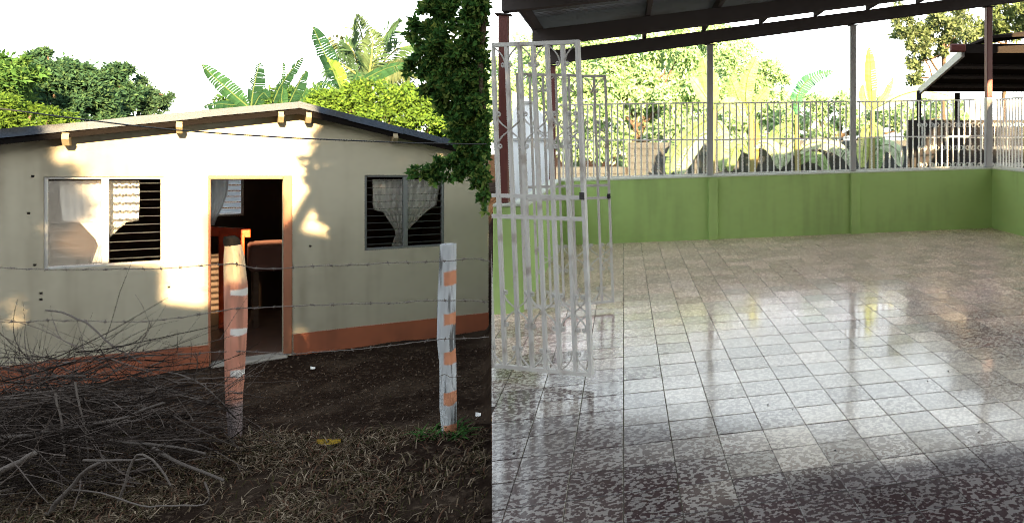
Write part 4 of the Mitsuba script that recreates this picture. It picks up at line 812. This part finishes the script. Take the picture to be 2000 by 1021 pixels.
banana('banana plant with one arching torn leaf left of the middle post', st, [(pp(Y, (1556, 222), (1556, 185), (1575, 158), (1602, 142), (1628, 140)), .36, .65, BAN * 4.5), (pp(Y, (1556, 302), (1575, 282), (1600, 276), (1632, 284), (1655, 302), (1664, 328)), .34, .5, BW), (pp(Y, (1556, 305), (1546, 276), (1536, 288), (1530, 325)), .36, .4, BW), (pp(Y, (1556, 320), (1575, 304), (1600, 306), (1622, 335)), .3, .4, BP), (pp(Y, (1556, 260), (1540, 246), (1516, 258), (1500, 296)), .34, .4, BP)], BP, 73, 'banana plants beyond the terrace', ws=1.2)
Y = 19.6; st = (base(1702, Y, .1), at(1704, 215, Y))
banana('banana plant with a glowing yellow green upright leaf right of the middle post', st, [(pp(Y, (1704, 212), (1702, 165), (1700, 128), (1698, 92)), .28, .15, BY), (pp(Y, (1706, 212), (1730, 185), (1745, 150)), .15, .2, BY), (pp(Y, (1704, 250), (1694, 248), (1687, 285), (1684, 328)), .34, .4, BY), (pp(Y, (1704, 302), (1715, 285), (1735, 281), (1753, 293), (1760, 326)), .34, .4, BW), (pp(Y, (1704, 215), (1760, 185), (1800, 175), (1850, 186), (1870, 194)), .36, .35, BW), (pp(Y, (1704, 240), (1716, 250), (1718, 290), (1712, 335)), .32, .5, BP), (pp(Y, (1704, 215), (1690, 190), (1686, 165)), .28, .3, BY)], BP, 74, 'banana plants beyond the terrace', ws=1.2)

# ------------------------------------------------------------------ behind the viewer, unseen: shade trees, and blockers added to shape the light
def houseblock(label, x0, x1, y0, y1, z, rise=.0):
    k = thing('sun_block_house', label, 'house'); zb_ = -.4
    put(k + '__wall', MB().box([x0, y0, zb_], [x1, y1, z - .12]), 'm_rear')
    put(k + '__roof', MB().box([x0 - .0, y0 - .25, z - .12], [x1 + .0, y1 + .0, z], lambda q: q + UP * ((q[:, 1:2] < (y0 + y1) / 2) * rise)), 'm_zinc')
    for i in range(max(1, int((x1 - x0) / 2.2))):
        xw = x0 + .6 + i * 2.2
        if xw + 1 < x1: put(k + '__window', MB().box([xw, y1 + .001, .9], [xw + .9, y1 + .03, 1.9]), 'm_darkalu')
    return k
YR = -3.0
def onwall(px, py): u, w = hw(px, py); return P0 + u * HD + w * UP
e1 = sunback(P0 + hw(322, 520)[0] * HD + UP * hw(322, 520)[1], YR); e3 = sunback(onwall(600, 450), YR); e2 = sunback(P0 + hw(410, 598)[0] * HD + UP * hw(410, 598)[1], YR)
gw = thing('sun_block_wall', 'added thin wall behind the viewer with notches that shape the sun patches', 'wall')  # added wall, unseen, shaped only to block and pass sunlight
s0, s1 = sunback(onwall(20, 632), YR), sunback(onwall(46, 542), YR); d0, d1 = sunback(onwall(424, 385), YR), sunback(onwall(556, 385), YR)
pt = sunback(at(463, 470, 4.5), YR), sunback(at(463, 562, 4.5), YR)
wp = Polygon([(e1[0] - 6.5, -.4), (4.59, -.4), (4.59, e3[2]), (d1[0], e3[2]), (d1[0], d1[2]), (d0[0], d0[2]), (d0[0], e3[2]), (e2[0], e3[2]), (e2[0], e2[2]), (e1[0], e2[2]), (e1[0], e1[2]), (e1[0] - 6.5, e1[2])])  # outline stepped to draw the edge of the sun patch on the house
for hole in (sbox(s0[0], s0[2], s1[0], s1[2]), sbox(pt[0][0] - .028, pt[1][2], pt[0][0] + .028, pt[0][2] + .1)): wp = wp.difference(hole)
put(gw + '__wall_face', MB().prism(wp, 0, .06, lambda q: np.stack([q[:, 0], YR - .06 + q[:, 2], q[:, 1]], -1)), 'm_rear')
houseblock('added two storey block behind the viewer that keeps sun off the terrace', 4.6, 15.5, YR - 1.9, YR - .4, 8.3)  # added block, unseen, sized to keep sun off the terrace
def shade(label, pts, n_, leaf, seed, R):
    cl = [(p, R) for p in pts]; return cl
r = np.random.default_rng(80); sh = []
for px, py, t in ((672, 232, 5.8), (668, 258, 5.7), (685, 262, 5.9), (640, 292, 5.6), (655, 322, 5.8), (618, 325, 5.5), (655, 350, 5.9), (632, 352, 5.6), (640, 385, 5.8), (628, 372, 5.4), (672, 405, 5.9), (665, 300, 5.8), (665, 372, 5.9), (690, 440, 6), (645, 222, 5.8), (700, 240, 6), (740, 250, 6), (780, 260, 6), (820, 268, 6), (860, 276, 6), (720, 228, 6.2), (800, 245, 6.2), (690, 300, 10.4), (705, 250, 10.2), (710, 350, 9.8), (720, 430, 10.4), (690, 215, 9.8), (675, 455, 6.0), (700, 470, 10.4), (770, 460, 10.4), (850, 470, 10.5), (930, 470, 10.5), (690, 390, 10), (760, 400, 10.6), (770, 330, 10.9), (830, 420, 10.7), (840, 350, 11), (900, 420, 10.8), (950, 400, 10.8), (900, 350, 11), (740, 290, 10.5)):
    sh.append((onwall(px, py) + SUN / math.cos(SUN_EL) * t, (.17 if px < 660 else .24) if t < 7 else .40))
sh.sort(key=lambda c: -c[1])
kk = tree('shade_tree', 'leafy tree behind the viewer that shades the right of the house', sh, 34000, .085, DG, 81, ([1.75, -2.6, -.3], [1.9, -2.3, 3.4]), None, 'tree', .55, 12, shell=.1, tr=.11)
sh = [(onwall(px, py) + SUN / math.cos(SUN_EL) * 9.5, R) for px, py, R in ((30, 300, .35), (20, 420, .4), (-40, 350, .6), (45, 480, .3), (-60, 500, .6), (40, 250, .3), (10, 520, .3), (-90, 250, .6), (72, 420, .12), (70, 500, .14), (84, 330, .1))]
tree('shade_tree', 'leafy tree behind the viewer that shades the left end of the house', sh, 16000, .10, DG, 82, ([-5.1, -1.6, -.3], [-4.9, -1.4, 3.3]), None, 'tree', .55, 12, shell=.1, tr=.11)

for i, (x, y_, R) in enumerate(((-11.5, 1.0, 2.3), (-12.5, 5.0, 2.4), (-8.5, -8.0, 2.0))):  # added trees, unseen, to cut sky light on the yard
    tree('sky_block_tree', ('dense tree outside the yard on the left', 'second dense tree outside the yard on the left', 'added dense tree behind the viewer that blocks sky on the left')[i], [([x, y_, 2.2], R), ([x + .5, y_ - .6, 4.6], R * .8), ([x - .3, y_ + .7, 1.2], R * .9)], 5000, .3, DG, 90 + i, ([x, y_, -.3], [x, y_, 4.0]), 'added trees beside the yard that block sky light')

put('bounce_pad', MB().box([-.2, -2.99, -.2], [13, 1.2, -.02]), 'm_concrete', False, 'added pale concrete pad that bounces light into the terrace', kind='structure')  # added reflector, out of view, for bounce under the terrace roof

tree('shade_tree', 'added tall tree behind the viewer that keeps sun off the scrolled panel', [([x, -5.5, z], 1.5) for x, z in ((12.0, 8.4), (14.0, 8.6), (16, 8.6), (13, 7.4), (15, 7.2), (18, 8.6), (20, 8.4), (22, 8))], 9000, .35, DG, 84, ([14, -5.6, -.3], [14, -5.6, 7.5]), None, 'tree', .6, 12, shell=.1, tr=.25)  # added tree, unseen, to shade the scrolled panel
